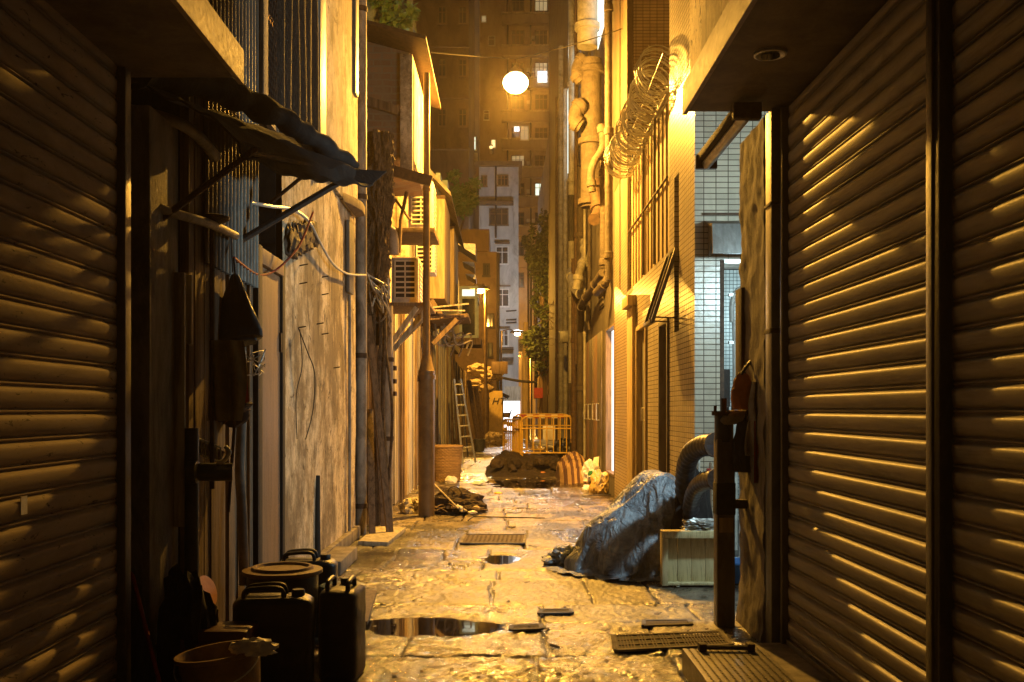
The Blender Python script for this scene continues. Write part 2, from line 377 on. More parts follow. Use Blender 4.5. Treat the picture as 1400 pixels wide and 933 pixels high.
dirt = np.clip((fbm(X_*1.5, Y_*1.1, 6, 70)-.49)*10, 0, 1)*.85 + np.clip((fbm(X_*4, Y_*3, 5, 120)-.56)*14, 0, 1)*.7 + gut*.6 + joint*1.2 + np.clip((fbm(X_*12,Y_*12,4,90)-.54)*8,0,1)*.55
dirt = np.clip(dirt, 0, 1)
me = bpy.data.meshes.new('pavement')
vv = np.stack([X_, Y_, Z_], -1).reshape(-1, 3)
idx = np.arange(nr*ncl).reshape(nr, ncl); fq = np.stack([idx[:-1,:-1], idx[:-1,1:], idx[1:,1:], idx[1:,:-1]], -1).reshape(-1, 4)
me.vertices.add(len(vv)); me.vertices.foreach_set('co', vv.ravel())
me.loops.add(fq.size); me.loops.foreach_set('vertex_index', fq.ravel().astype(np.int32))
me.polygons.add(len(fq)); me.polygons.foreach_set('loop_start', np.arange(0, fq.size, 4, dtype=np.int32))
me.update(calc_edges=True)
for nm_, ar in (('tone', hs_), ('wet', wet_), ('dirt', dirt)):
    at_ = me.attributes.new(nm_, 'FLOAT', 'POINT'); at_.data.foreach_set('value', ar.ravel().astype(np.float32))
m_pave, nt, N, L, B = _new('wet_paving')
def ATT(nm_):
    a_ = N.new('ShaderNodeAttribute'); a_.attribute_name = nm_; return a_.outputs['Fac']
v = _map(N, L, (1,1,1))
c = _mix(N, L, ATT('tone'), (.17,.14,.10), (.34,.28,.195))
c = _mix(N, L, _ramp(N, L, _noise(N, L, v, 22, 6, .75), .44, .60, 0, .7), c, (.07,.055,.04))
c = _mix(N, L, _ramp(N, L, _noise(N, L, v, 60, 3, .7), .56, .66, 0, .8), c, (.42,.36,.26))  # pale specks put the wet lamp glitter into the colour
c = _mix(N, L, ATT('dirt'), c, (.022,.017,.012))
L.new(c, B.inputs['Base Color'])
L.new(_ramp(N, L, ATT('wet'), 0, 1, .40, .13), B.inputs['Roughness']); B.inputs['Specular IOR Level'].default_value = .9
L.new(_bump(N, L, _noise(N, L, v, 90, 4, .7), .8, .006), B.inputs['Normal'])
me.materials.append(m_pave)
po = bpy.data.objects.new('pavement', me); COL.objects.link(po); struct(po)
m_ground = MAT('bare_ground', (.14,.12,.09), (.08,.065,.05), rough=.6, s1=3, bump=.8, bd=.02, bs=20)
struct(MB().box(-70, 70, -8, 220, -.4, -.05).build('ground', m_ground, origin=(0,0,0)))
struct(MB().box(2.15, 6, 6.0, 14, -.04, -.001).build('passage_floor', m_ground))
struct(MB().box(-1.9, 2.1, 62, 110, -.04, -.001).build('road', m_ground))
m_puddle, nt, N, L, B = _new('puddle_water')
B.inputs['Base Color'].default_value = (.010,.008,.006,1); B.inputs['Roughness'].default_value = .03; B.inputs['Specular IOR Level'].default_value = .8
L.new(_bump(N, L, _noise(N, L, _map(N, L, (1,1,1)), 3, 2, .5), .04, .01), B.inputs['Normal'])
for px_, py_, ax_, ay_ in PUDDLES:
    k = 1.45; pts = [(px_+ax_*k*math.cos(t*math.pi/16), py_+ay_*k*math.sin(t*math.pi/16), -.0185) for t in range(32)]
    struct(MB().add(pts, [tuple(range(32))]).build('puddle', m_puddle))

# ---------------------------------------------------------------- roller shutters
def shutter_curtain(X, y0, y1, z0, z1, side, pitch=.107):
    prof = [(0,-.004),(.035,-.010),(.07,-.010),(.09,.000),(.12,.0035),(.15,.0035),(.175,.000),(.195,-.009),(.225,-.009),(.25,.000),(.30,.007),(.40,.0125),(.52,.0165),(.66,.0195),(.78,.0205),(.86,.0195),(.91,.0155),(.945,.0095),(.975,.002)]
    mb = MB(); rows = []; n = int((z1-z0)/pitch); ys = [y0 + (y1-y0)*k/24 for k in range(25)]
    for i in range(n+1):
        j = random.uniform(-.0012, .0012)
        for t, o in prof:
            z = z0 + (i+t)*pitch
            if z > z1: break
            rows.append((z, o, j, i))
    def fn(a, b):
        k = min(int(round(b*(len(rows)-1))), len(rows)-1); z, o, j, i = rows[k]; y = y0+(y1-y0)*a
        e = min(1, (min(y-y0, y1-y)+.001)/.03)
        w_ = .0006*noise.noise(Vector((y*2.2, i*1.7, 0)))
        return Vector((X + side*(o*(.35+.65*e)+j*.3+w_), y, z))
    return mb.grid(fn, 40, len(rows)-1)
def shutter(label, X, y0, y1, z1, side, mat, rails=(True, True)):
    t = thing('roller_shutter', label, 'roller shutter', (X, (y0+y1)/2, 0), None)
    shutter_curtain(X, y0, y1, .09, z1, side).build('curtain', mat, t, smooth=True)
    MB().box(X-.02, X+.025, y0, y1, .004, .088).build('bottom_bar', m_steel, t, bevel=.006)
    return t
s1 = shutter('long brown-lit roller shutter, far panel between the slim mullion and the steel column', 1.755, 4.02, 6.14, 3.36, -1, m_shutter)
MB().box(1.71, 1.79, 6.14, 6.19, .004, 3.37).build('guide_rail', m_steel, s1, bevel=.006)
mul = thing('shutter_mullion', 'slim vertical steel mullion between the two right-hand shutter panels', 'mullion', (1.74, 3.96, 0))
MB().box(1.70, 1.79, 3.895, 4.015, .004, 3.37).build('post', m_steel, mul, bevel=.008)
MB().box(1.685, 1.698, 3.93, 3.985, .02, 3.36).build('cover_strip', m_steel, mul, bevel=.004)
s2 = shutter('roller shutter panel nearest the camera at the right edge of the alley', 1.755, 1.3, 3.89, 3.36, -1, m_shutter)
s3 = shutter('rusty speckled roller shutter filling the left edge under a concrete canopy', -1.86, 1.3, 4.76, 3.16, 1, m_shutter_l)
MB().box(-1.90, -1.815, 4.765, 4.84, .004, 3.17).build('guide_rail', m_steel, s3, bevel=.006)
# graffiti smear and sticker of the left shutter
MB().box(-1.839, -1.836, 3.78, 3.83, 1.10, 1.17).build('sticker', m_white, s3)
s4 = shutter('dark set-back roller shutter behind the left shutter guide and concrete pillar', -2.22, 5.1, 6.3, 3.1, 1, m_shutter_l)
# small lock box at shutter foot on the right
tag(MB().box(1.66, 1.735, 4.42, 4.52, .03, .12).build('shutter_lock', m_rust, bevel=.01), 'small rusty lock block at the foot of the right shutter', 'lock')

# ---------------------------------------------------------------- shop buildings beside the camera
b = thing('shop_building', 'dark shop building above the left shutter with a plastered canopy', 'building', (-3, 3, 0))
MB().box(-4.5, -1.97, -1.5, 5.06, 3.19, 9.0).build('wall', m_conc, b)
MB().box(-4.5, -1.93, 4.85, 4.88, .0, 3.18).build('wall', m_dark, b)
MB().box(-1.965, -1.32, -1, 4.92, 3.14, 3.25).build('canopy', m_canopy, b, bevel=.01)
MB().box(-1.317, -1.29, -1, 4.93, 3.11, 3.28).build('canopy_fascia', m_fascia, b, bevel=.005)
b = thing('shop_building', 'dark shop building above the long right shutter with downlights under its canopy', 'building', (3, 3, 0))
MB().box(1.80, 4.5, -1.5, 6.36, 3.40, 9).build('wall', m_conc, b)
MB().box(1.80, 4.5, 6.2, 6.36, 0, 3.39).build('wall', m_conc, b)
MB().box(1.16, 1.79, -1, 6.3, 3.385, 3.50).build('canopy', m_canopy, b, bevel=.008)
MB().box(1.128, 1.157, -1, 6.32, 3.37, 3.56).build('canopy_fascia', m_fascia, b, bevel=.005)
for yy in (4.3, 5.25):
    rg = MB().lathe((1.40, yy, 3.365), [(.05,.012),(.075,0),(.085,.004),(.085,.022)], 24).build('downlight', m_alu, b, smooth=True)
    MB().lathe((1.40, yy, 3.360), [(.035,.0),(.05,.001),(.05,.010)], 20).build('lens', m_glass, rg, smooth=True)
c = thing('steel_column', 'grey-brown steel box column at the far end of the right shutter', 'column', (1.68, 6.28, 0))
MB().box(1.665, 1.755, 6.215, 6.36, .0, 3.38).build('shaft', m_steel_grey, c, bevel=.008)
MB().box(1.657, 1.76, 6.20, 6.37, 1.98, 2.01).build('clamp_band', m_rust, c, bevel=.003)
MB().box(1.657, 1.76, 6.20, 6.37, 2.78, 2.80).build('clamp_band', m_rust, c, bevel=.003)
# rough pillar with bulging foot
pl = thing('brick_pier', 'rough sooty pier with crumbling foot behind the right steel column', 'pier', (1.9, 6.8, 0))
def pier(a, b_):
    ang = a; z = b_*3.37
    return None
mb = MB()
def pierf(a, t):
    z = t*3.38; per = [(1.665,6.38),(1.665,7.05),(2.6,7.05),(2.6,6.38)]
    k = a*4; i = int(k) % 4; f = k-int(k); p0 = per[i]; p1 = per[(i+1) % 4]
    x = p0[0]+(p1[0]-p0[0])*f; y = p0[1]+(p1[1]-p0[1])*f
    nn = noise.noise(Vector((x*9, y*9, z*7)))*.012+noise.noise(Vector((x*22, y*22, z*20)))*.006; foot = max(0, .30-z)*.10
    return Vector((x - nn - foot, y+nn, z))
mb.grid(pierf, 80, 150).build('masonry', m_conc, pl, smooth=True)
MB().box(1.64, 1.70, 6.9, 7.08, 1.62, 2.35).build('rusty_plate', m_rust, pl, bevel=.005)

# plinth board in front of shutter
struct(MB().box(1.47, 1.74, 1.3, 6.19, .0, .055).build('threshold_step', m_conc, bevel=.012))

# fluorescent batten
fx = thing('fluorescent_batten', 'battered unlit fluorescent batten hanging askew under the right canopy end', 'light fitting', (1.44, 6.5, 3.3))
a = Vector((1.465, 6.02, 3.335)); b2 = Vector((1.42, 7.02, 3.275))
MB().bar(a, b2, .13, .05).build('housing', m_rust, fx, bevel=.008)
MB().tube([a+Vector((0,.02,-.05)), b2+Vector((0,-.02,-.05))], .034, 12).build('tube_cover', m_alu, fx, smooth=True)
MB().bar(a+Vector((0,-.03,-.03)), a+Vector((0,.03,-.03)), .17, .10).build('end_cap', m_rust, fx, bevel=.01)
MB().bar(b2+Vector((0,-.03,-.03)), b2+Vector((0,.02,-.03)), .15, .10).build('end_cap', m_rust, fx, bevel=.01)
# signboard above the passage
sb = thing('sign_panel', 'blank stained panel seen edge-on above the right canopy', 'panel', (1.65, 7.5, 4.15))
MB().box(1.60, 1.66, 6.45, 8.6, 4.12, 8.5).build('panel', m_plaster_col, sb, bevel=.006)
MB().box(1.66, 1.74, 8.5, 8.56, 4.2, 8.3).build('support', m_steel, sb)

# ---------------------------------------------------------------- tiled building on the right with side passage
TX = 1.87
b = thing('tiled_building', 'cream tiled building with metal doors and a dark slot window on the right', 'building', (2.2, 12, 0))
# corner tower part  d 9.8-11.3, full height, slot window opening d 10.68-11.0
def wall_x(mb, X0, X1, y0, y1, z0, z1, holes):
    "wall slab normal to X with rectangular holes (ya,yb,za,zb), non overlapping in y"
    hs = sorted(holes); y = y0
    for ya, yb, za, zb in hs:
        if ya > y: mb.box(X0, X1, y, ya, z0, z1)
        if za > z0: mb.box(X0, X1, ya, yb, z0, za)
        if zb < z1: mb.box(X0, X1, ya, yb, zb, z1)
        y = yb
    if y < y1: mb.box(X0, X1, y, y1, z0, z1)
    return mb
# alley wall lower
mb = wall_x(MB(), TX, TX+.25, 9.8, 11.30, 0, 10, [(10.68, 10.98, 2.35, 4.05)])
mb.build('corner_wall', m_tile, b, origin=(0,0,0))
mb = wall_x(MB(), TX, TX+.25, 11.302, 15.2, 0, 3.3, [(11.32, 11.98, .02, 2.55), (13.05, 14.0, .02, 2.66)])
mb.build('alley_wall', m_tile, b, origin=(0,0,0))
mb = MB(); mb.box(TX+.252, 2.12, 9.8, 10.05, 0, 10); mb.box(2.122, 5, 9.8, 10.05, 2.98, 10); mb.box(3.3, 5, 9.8, 10.05, 0, 2.976)
mb.build('end_wall', m_tile, b, origin=(0,0,0))
MB().box(2.12, 2.16, 9.79, 10.06, 0, 2.976).build('door_jamb', m_rust, b, bevel=.004)
MB().box(TX+.06, TX+.2, 10.66, 11.0, 2.33, 4.07).build('slot_window', m_dark, b)
# doors
d1 = thing('service_door', 'plain brown service door set in the cream tiled wall', 'door', (TX, 11.65, 0))
MB().box(TX+.09, TX+.13, 11.38, 11.92, .03, 2.49).build('leaf', m_door, d1, bevel=.004)
f_ = MB(); f_.box(TX-.025, TX+.15, 11.322, 11.378, .01, 2.545); f_.box(TX-.025, TX+.15, 11.922, 11.978, .01, 2.545); f_.box(TX-.025, TX+.15, 11.379, 11.921, 2.491, 2.545)
f_.build('frame', m_steel, d1, bevel=.004)
d2 = thing('metal_door', 'dull metal door with round pull handle in the tiled wall below the razor wire', 'door', (TX, 13.5, 0))
MB().box(TX+.05, TX+.09, 13.11, 13.94, .03, 2.6).build('leaf', m_steel_grey, d2, bevel=.004)
f_ = MB(); f_.box(TX-.03, TX+.15, 13.052, 13.108, .01, 2.655); f_.box(TX-.03, TX+.15, 13.942, 13.998, .01, 2.655); f_.box(TX-.03, TX+.15, 13.109, 13.941, 2.602, 2.655)
f_.build('frame', m_wood_yel, d2, bevel=.004)
MB().tube([(TX+.05-.004,13.25,1.52),(TX-.05,13.25,1.52),(TX-.05,13.25,1.36),(TX+.05,13.25,1.36)], .012, 8).build('handle', m_alu, d2, smooth=True)
jb = thing('door_pilaster', 'bright yellow-lit pilaster with flat cap at the far end of the tiled wall', 'pilaster', (TX, 14.7, 0))
MB().box(TX-.06, TX-.003, 14.15, 14.75, 0, 2.98).build('shaft', m_wood_yel, jb, bevel=.006)
MB().box(TX-.13, TX-.003, 14.10, 14.8, 2.982, 3.13).build('cap', m_wood_yel, jb, bevel=.006)
hg = MB()
for z in (2.3, 1.45, .7): hg.box(TX-.03, TX-.002, 14.9, 14.95, z, z+.1)
tag(hg.build('gate_hinge', m_rust, bevel=.003), 'three rusty hinge lugs on the tiled wall beside the pilaster', 'hinge')
# vent window
vw = thing('vent_window', 'steel vent sash tilted open high on the cream tiled wall', 'window', (1.75, 11.0, 2.5))
fr = MB(); t0 = Vector((TX-.01, 10.78, 3.25)); t1 = Vector((TX-.01, 11.35, 3.25)); b0 = Vector((TX-.27, 10.78, 2.46)); b1 = Vector((TX-.27, 11.35, 2.46))
for p, q in ((t0,t1),(b0,b1),(t0,b0),(t1,b1)): fr.bar(p, q, .05, .04)
fr.bar((t0+t1)/2, (b0+b1)/2, .03, .03)
fr.build('sash_frame', m_steel, vw, bevel=.004)
MB().prism([t0+Vector((.01,0,0)), t1+Vector((.01,0,0)), b1+Vector((.01,0,0)), b0+Vector((.01,0,0))], (.008,0,0)).build('pane', m_glass, vw)
MB().tube([b0+Vector((.03,.05,.05)), (TX, 10.83, 2.5)], .008, 6).build('stay_arm', m_rust, vw)
MB().tube([b1+Vector((.03,-.05,.05)), (TX, 11.3, 2.5)], .008, 6).build('stay_arm', m_rust, vw)
# metal hood over passage door
hd = thing('metal_hood', 'blue-grey folded metal hood above the side passage door', 'hood', (2.3, 9.6, 3))
MB().prism([(1.97,9.79,3.36),(1.97,9.46,3.27),(1.97,9.42,2.98),(1.97,9.455,2.98),(1.97,9.49,3.24),(1.97,9.79,3.33)], (1.0,0,0)).build('sheet', m_steel_grey, hd, bevel=.003)
MB().prism([(2.0,9.785,3.32),(2.0,9.50,3.235),(2.0,9.785,3.0)], (.02,0,0)).build('bracket', m_steel_grey, hd)
MB().tube([(1.95,9.76,3.42),(3.0,9.76,3.42)], .012, 8).build('conduit', m_rust, hd)
# inner wall seen through passage door with conduits
pw = thing('passage_wall', 'cold-lit mosaic tiled wall deep inside the side passage', 'wall', (3, 13.5, 0))
MB().box(2.14, 5, 13.5, 13.6, 0, 3.4).build('tiling', m_tile_cold, pw, origin=(0,0,0))
MB().box(2.125, 2.16, 10.07, 13.49, 0, 3.4).build('side_tiling', m_tile_cold, pw, origin=(0,0,0))
MB().box(2.125, 5, 10.06, 13.6, 3.41, 3.45).build('ceiling', m_conc, pw)
MB().box(5.0, 5.15, 6.4, 13.6, 0, 8).build('back_wall', m_conc, pw)
for i, xx in enumerate((2.36, 2.42)):
    cdt = thing('conduit', ('outer bent' if i == 0 else 'inner bent')+' pale conduit pipe in the side passage', 'pipe', (xx, 9.9, 0), 'pale conduits in the side passage')
    x0 = PX(1001+i*13, 10.3)
    MB().tube(arc_pts([(x0+.14, 10.3, PZ(392,10.3)), (x0+.05,10.3,PZ(398,10.3)), (x0,10.3,PZ(415,10.3)), (x0+.01*i,10.3,PZ(440,10.3)), (x0+.03,10.3,PZ(465,10.3)), (x0+.03,10.3,.05)]), .028, 10).build('tube', m_pipe_white, cdt, smooth=True)
    for v in (405, 470, 560):
        MB().box(x0-.035, x0+.07, 10.28, 10.34, PZ(v,10.3), PZ(v,10.3)+.03).build('clip', m_alu, cdt)
tag(MB().box(PX(985,10.4), PX(997,10.4), 10.35, 10.5, PZ(585,10.4), PZ(505,10.4)).build('meter_box', m_dark, bevel=.01), 'narrow black meter box low on the conduits in the passage', 'meter box')
# fence panels above the wall and razor wire
fn_ = thing('metal_fence', 'tall sheet metal fence topping the tiled wall under the razor wire', 'fence', (TX, 13, 3.3))
mb = MB()
yy = 11.33
while yy < 14.86:
    w_ = .30; mb.prism([(TX+.05,yy,3.302),(TX+.015,yy+.02,3.302),(TX+.015,yy+w_*.55,3.302),(TX+.05,yy+w_*.6,3.302),(TX+.05,yy+w_-.005,3.302),(TX+.07,yy+w_-.005,3.302),(TX+.07,yy,3.302)], (0,0,1.78)); yy += w_
mb.build('sheeting', m_wood_yel, fn_)
rl = MB()
rl.tube([(TX-.02,11.33,5.1),(TX-.02,14.9,5.1)], .02, 8); fn_r = rl.build('top_rail', m_alu, fn_, smooth=True)
MB().tube([(TX-.02,11.33,4.15),(TX-.02,14.9,4.15)], .016, 8).build('mid_rail', m_rust, fn_, smooth=True)
for y in (12.3, 13.3, 14.85):
    MB().tube([(TX-.02,y,3.3),(TX-.02,y,5.12)], .02, 8).build('post', m_steel, fn_, smooth=True)
rz = thing('razor_wire', 'coils of razor wire glowing along the top of the metal fence', 'razor wire', (1.72, 13, 5.1))
mb = MB(); turns = 46; n = turns*18; A = Vector((1.76,11.25,5.42)); Bv = Vector((1.70,14.9,5.14)); pts = []
for i in range(n+1):
    t = i/n; a_ = 2*math.pi*turns*t; r = .22*(1+.13*math.sin(t*37)) + .02*noise.noise(Vector((t*60,0,0)))
    c_ = A.lerp(Bv, t) + Vector((0,0,-.08*math.sin(math.pi*t)))
    pts.append(c_ + Vector((math.cos(a_)*r, .10*math.sin(a_*1+1)+.03*math.sin(a_*.37), math.sin(a_)*r)))
mb.tube(pts, .006, 4); mb.tube([p+Vector((.02*math.sin(i*.11),.045,.02*math.cos(i*.07))) for i, p in enumerate(pts)], .006, 4)
for i in range(0, n, 3):
    p = pts[i]; q = (pts[i+1]-pts[i]).normalized(); s_ = q.cross(Vector((0,1,.3))).normalized()
    mb.add([p-s_*.022, p+q*.012, p+s_*.022, p-q*.012], [(0,1,2,3)])
mb.build('coil', m_alu, rz)
MB().tube(catenary(A+Vector((-.02,-.3,.0)), Bv+Vector((-.02,.1,0)), .02), .005, 5).build('line_wire', m_alu, rz)

# tower behind the fence
m_wall_dimmed = MAT('dimmed_tower_wall', (.09,.06,.035), (.06,.04,.025), (.035,.022,.015), rough=.85, s1=1.5)  # upper side wall: dimmer light up there is put into the colour
b = thing('tiled_tower', 'tall brown tiled tower rising behind the razor wire', 'building', (2.6, 16, 0))
MB().box(1.97, 4.5, 15.22, 15.6, 0, 22).build('front_wall', m_tile_dk, b, origin=(0,0,0))
MB().box(TX, 1.965, 15.21, 16.94, 5.2, 22).build('pilaster', m_wall_dimmed, b)
MB().box(TX, 1.965, 15.21, 16.94, 0, 5.19).build('side_tiling', m_tile_dk, b, origin=(0,0,0))
mb = wall_x(MB(), TX, TX+.3, 16.945, 42, 0, 22, [(16.95, 18.35, .35, 2.98)])
mb.build('alley_wall', MAT('sooty_render', (.10,.085,.065), (.065,.055,.042), (.03,.024,.018), rough=.85, s1=2, bump=.6), b)
MB().box(4.6, 4.9, 10.1, 40, 0, 22).build('rear_wall', m_conc, b)
# lit doorway
ld = thing('lit_doorway', 'tall doorway blazing with white light on the right wall', 'doorway', (TX, 17.6, .35))
MB().box(TX+.10, TX+.12, 16.99, 18.31, .39, 2.94).build('light_panel', m_white_light, ld)
f_ = MB(); f_.box(TX-.01, TX+.14, 16.952, 16.988, .352, 2.978); f_.box(TX-.01, TX+.14, 18.312, 18.348, .352, 2.978); f_.box(TX-.01, TX+.14, 16.989, 18.311, 2.942, 2.978); f_.box(TX-.01,TX+.14,16.989,18.311,.352,.388)
f_.build('frame', m_wood, ld)
area_light('doorway_spill_light', (TX-.02, 17.65, 1.7), 26, (.92,.97,1), 1.2, 2.4, (0, R(90), 0))
for k, (y0, y1) in enumerate(((18.9, 20.6), (20.75, 22.6))):
    dd = thing('double_door', ('nearer' if k == 0 else 'farther')+' grey-brown double door with square pulls beyond the lit doorway', 'door', (TX, (y0+y1)/2, 0), 'grey double doors on the right wall')
    for q in (0, 1):
        ya = y0+(y1-y0)/2*q+.01; yb = ya+(y1-y0)/2-.02
        lf = MB().box(TX-.04, TX-.006, ya, yb, .05, 3.0).build('leaf', m_door if q else m_steel, dd, bevel=.006)
        MB().tube([(TX-.041,(ya+yb)/2,1.62),(TX-.09,(ya+yb)/2,1.62),(TX-.09,(ya+yb)/2,1.3),(TX-.041,(ya+yb)/2,1.3)], .015, 6).build('pull_handle', m_alu, lf)
# louvre vent
lv = thing('louvre_vent', 'small louvred vent above the lit doorway', 'vent', (TX, 19, 3.5))
mb = MB(); mb.box(TX-.02,TX-.004,18.6,19.5,3.45,4.05); mb.build('plate', m_dark, lv)
for z in range(6): pass
mb = MB()
for z in range(6): mb.bar((TX-.03,18.62,3.52+z*.09),(TX-.03,19.48,3.52+z*.09),.02,.05)
mb.build('louvre', m_steel, lv)

m_grimy = MAT('grimy_soil_pipe', (.065,.05,.035), (.04,.03,.022), (.022,.016,.012), rough=.8, s1=6, bump=.7, bd=.02, bs=18)
m_pale2 = MAT('greyed_plastic_pipe', (.30,.29,.25), (.2,.19,.16), (.08,.07,.05), rough=.65, s1=6)
# pipes on the right wall and tower
def vpipe(label, u, d, X, z0, z1, r, mat, sockets=(), grp='drain pipes on the right wall', bends=None):
    t = thing('drain_pipe', label, 'pipe', (X, d, z0), grp)
    pts = [(X,d,z0),(X,d,z1)] if not bends else arc_pts(bends)
    MB().tube(pts, r, 14).build('pipe', mat, t, smooth=True)
    for z in sockets: MB().tube([(X,d,z-.06),(X,d,z-.05),(X,d,z+.05),(X,d,z+.06)], [r*1.05,r*1.28,r*1.28,r*1.05], 14).build('socket', mat, t, smooth=True)
    return t
vpipe('dark vertical pipe running up beside the tower pilaster', 833, 16.1, 1.68, 3.6, 22, .06, m_grimy, (4.0, 6, 8, 10, 12))
vpipe('golden-lit straight drain pipe ending above a cap elbow', 831, 17.2, 1.72, 3.95, 5.8, .075, m_grimy, (4.05, 5.6))
vpipe('thick brown soil pipe with stacked branch fittings', 812, 18.2, 1.58, 5.2, 7.9, .19, m_grimy, (5.3, 6.4, 7.7))
vpipe('fat pale-lit stack pipe rising above the branch fittings', 806, 19.5, 1.62, 8.6, 20, .20, m_pale2, (9.0, 12))
vpipe('slim pipe with a dark painted band at mid height', 782, 26, 1.75, 2.2, 15, .09, m_pale2, (4.5, 7.5, 10))
vpipe('thin pale pipe beside the banded pipe', 790, 24.5, 1.78, 4.9, 12, .05, m_pale2, (6, 9))
vpipe('dark drain pipe low on the wall above the vent hood', 795, 23.4, 1.78, .1, 7.2, .085, m_grimy, (2, 3.6, 5.6))
vpipe('brown drain pipe close to the grey double doors', 788, 24.4, 1.70, .1, 5.2, .07, m_rust, (1.4, 3.2))
vpipe('farthest slim drain pipe on the right wall', 776, 29.5, 1.80, .1, 11, .07, m_pale2, (2.2, 5))
for k, (dd, XX, zz0, zz1, r_, l) in enumerate(((21.2,1.80,3.2,9.5,.035,'thin grey pipe above the nearer double door'),(22.3,1.79,.1,8.2,.03,'thin pipe between the two double doors'),(24.0,1.72,2.6,12,.045,'slim dark pipe crowding the banded pipe'),(27.4,1.79,.1,8,.06,'mid grey pipe behind the small hood'),(31.5,1.78,.1,13,.08,'distant brown pipe near the golden pier'),(33.5,1.76,.1,12,.06,'most distant thin pipe before the golden pier'))):
    vpipe(l, 0, dd, XX, zz0, zz1, r_, (m_grimy, m_pale2, m_rust)[k % 3], (zz0+1.3, zz0+3.1))
tag(MB().tube([(1.75,26,5.9),(1.75,26,7.1)], .093, 14).build('pipe_band', m_dark, smooth=True), 'black painted sleeve wrapped round the slim banded pipe', 'sleeve')
# elbows and branches
def bent(label, pts, r, mat, collars=()):
    t = thing('pipe_branch', label, 'pipe', pts[0], 'bent drain branches on the right wall')
    q = arc_pts(pts, 7); MB().tube(q, r, 12).build('pipe', mat, t, smooth=True)
    for c_ in collars:
        i = int(c_*(len(q)-2)); dv = (q[i+1]-q[i]).normalized()
        MB().tube([q[i]-dv*.05, q[i]+dv*.05], r*1.3, 12).build('collar', mat, t, smooth=True)
bent('short elbow turning out from the foot of the golden pipe', [P(826,355,17.4), P(832,370,17.4), P(828,385,17.2), P(815,400,17.6)], .07, m_grimy, (.3,.8))
bent('long diagonal branch running down past the vent', [P(824,372,18), P(812,392,19), P(800,408,20.5), P(795,420,21.5), P(794,450,22.5)], .08, m_grimy, (.25,.5,.8))
bent('pale elbow sweeping off the banded pipe', [P(781,370,25), P(782,385,24), P(789,398,23.2), P(796,402,22.5)], .10, m_pale2, (.2,.9))
bent('S-shaped branch crossing the thick soil pipe', [P(822,170,17), P(824,200,17), P(812,222,17), P(808,240,17), P(810,262,17)], .065, m_grimy, (.1,.9))
bent('dark goose-neck hanging under the thick soil pipe', [P(812,245,17.8), P(815,270,17.8), P(818,290,17.6), P(812,300,17.3)], .11, m_rust, (.1,.6))
bent('stub elbow joining the stack at its upper flange', [P(800,78,18.2), P(792,86,18.2), P(789,100,18.2), P(795,112,18.2)], .11, m_grimy, (.2,.8))
bent('lower stub elbow beside the thick soil pipe', [P(797,140,18), P(788,150,18), P(786,165,18), P(795,172,18)], .12, m_grimy, (.2,.8))
bent('zigzag branch dropping from the thin pale pipe', [P(798,330,23), P(800,350,22.5), P(792,372,22), P(788,395,22)], .09, m_pale2, (.2,.5,.8))
# meter hood small
mh = tag(MB().box(PX(765,27), PX(780,27), 26.9, 27.3, PZ(468,27), PZ(452,27)).build('vent_hood', m_steel_grey, bevel=.03), 'small grey box hood on the right wall pipes', 'hood')
# glowing panels with added frames, standing for white-lit wall high on the right
b = thing('lit_wall_glow', 'glowing panel for the white-lit wall behind the drain pipes', 'window', (TX, 27, 8.3))
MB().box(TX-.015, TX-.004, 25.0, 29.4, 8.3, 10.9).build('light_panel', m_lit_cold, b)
f_ = MB()
for y in (24.95, 27.2, 29.4): f_.box(TX-.05, TX-.018, y, y+.06, 8.25, 10.95)
f_.build('frame', m_steel, b)
b = thing('lit_wall_glow', 'upper glowing panel for the white-lit wall beside the fat stack pipe', 'window', (TX, 19.2, 8.7))
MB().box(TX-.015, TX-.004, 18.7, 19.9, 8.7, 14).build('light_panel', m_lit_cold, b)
tag(MB().box(TX-.03, TX-.003, 23.6, 28.2, 11.4, 21).build('pale_tiling', m_tile_cold, origin=(0,0,0)), 'pale mosaic tile field above the glowing wall panel', 'tiles')
b = thing('far_block', 'dim concrete block continuing the right side of the alley', 'building', (3, 50, 0))
MB().box(2.0, 6, 42.1, 60, 0, 14).build('wall', m_conc, b)

# ================================================================ LEFT SIDE
WX = -1.76
# pillar
pc = thing('concrete_pillar', 'mottled concrete pillar just beyond the left shutter', 'pillar', (-1.83, 5.4, 0))
MB().box(-1.95, -1.80, 5.05, 5.50, 0, 3.05).build('shaft', m_conc, pc, bevel=.015)
# plank wall d 5.53 - 6.9
pk = thing('plank_wall', 'dark wall of uneven wooden boards behind the hanging bags and pipes', 'wall', (WX, 6.2, 0))
mb = MB(); y = 5.54
while y < 6.88:
    w_ = random.uniform(.09, .19); o = random.uniform(-.03, .02); mb.box(WX-.05+o, WX-.0+o, y, min(y+w_-.006, 6.9), random.uniform(0,.03), 3.6); y += w_
mb.build('boards', m_wood, pk)
MB().box(WX-.2, WX-.09, 5.53, 6.9, 0, 9).build('backing', m_dark, pk)
for i, (u0, u1, v0, v1, d) in enumerate(((232, 252, 372, 720, 5.42), (284, 290, 380, 560, 5.9), (254, 262, 375, 470, 5.5))):
    tag(MB().box(PX(u0,d), PX(u1,d), d, d+.03, PZ(v1,d), PZ(v0,d)).build('plank', m_wood_pale, bevel=.003),
        ('pale plank standing against the concrete pillar', 'thin pale lath beside the tall capped rod', 'short pale batten above the black pipe tee')[i], 'plank', 'loose pale planks')
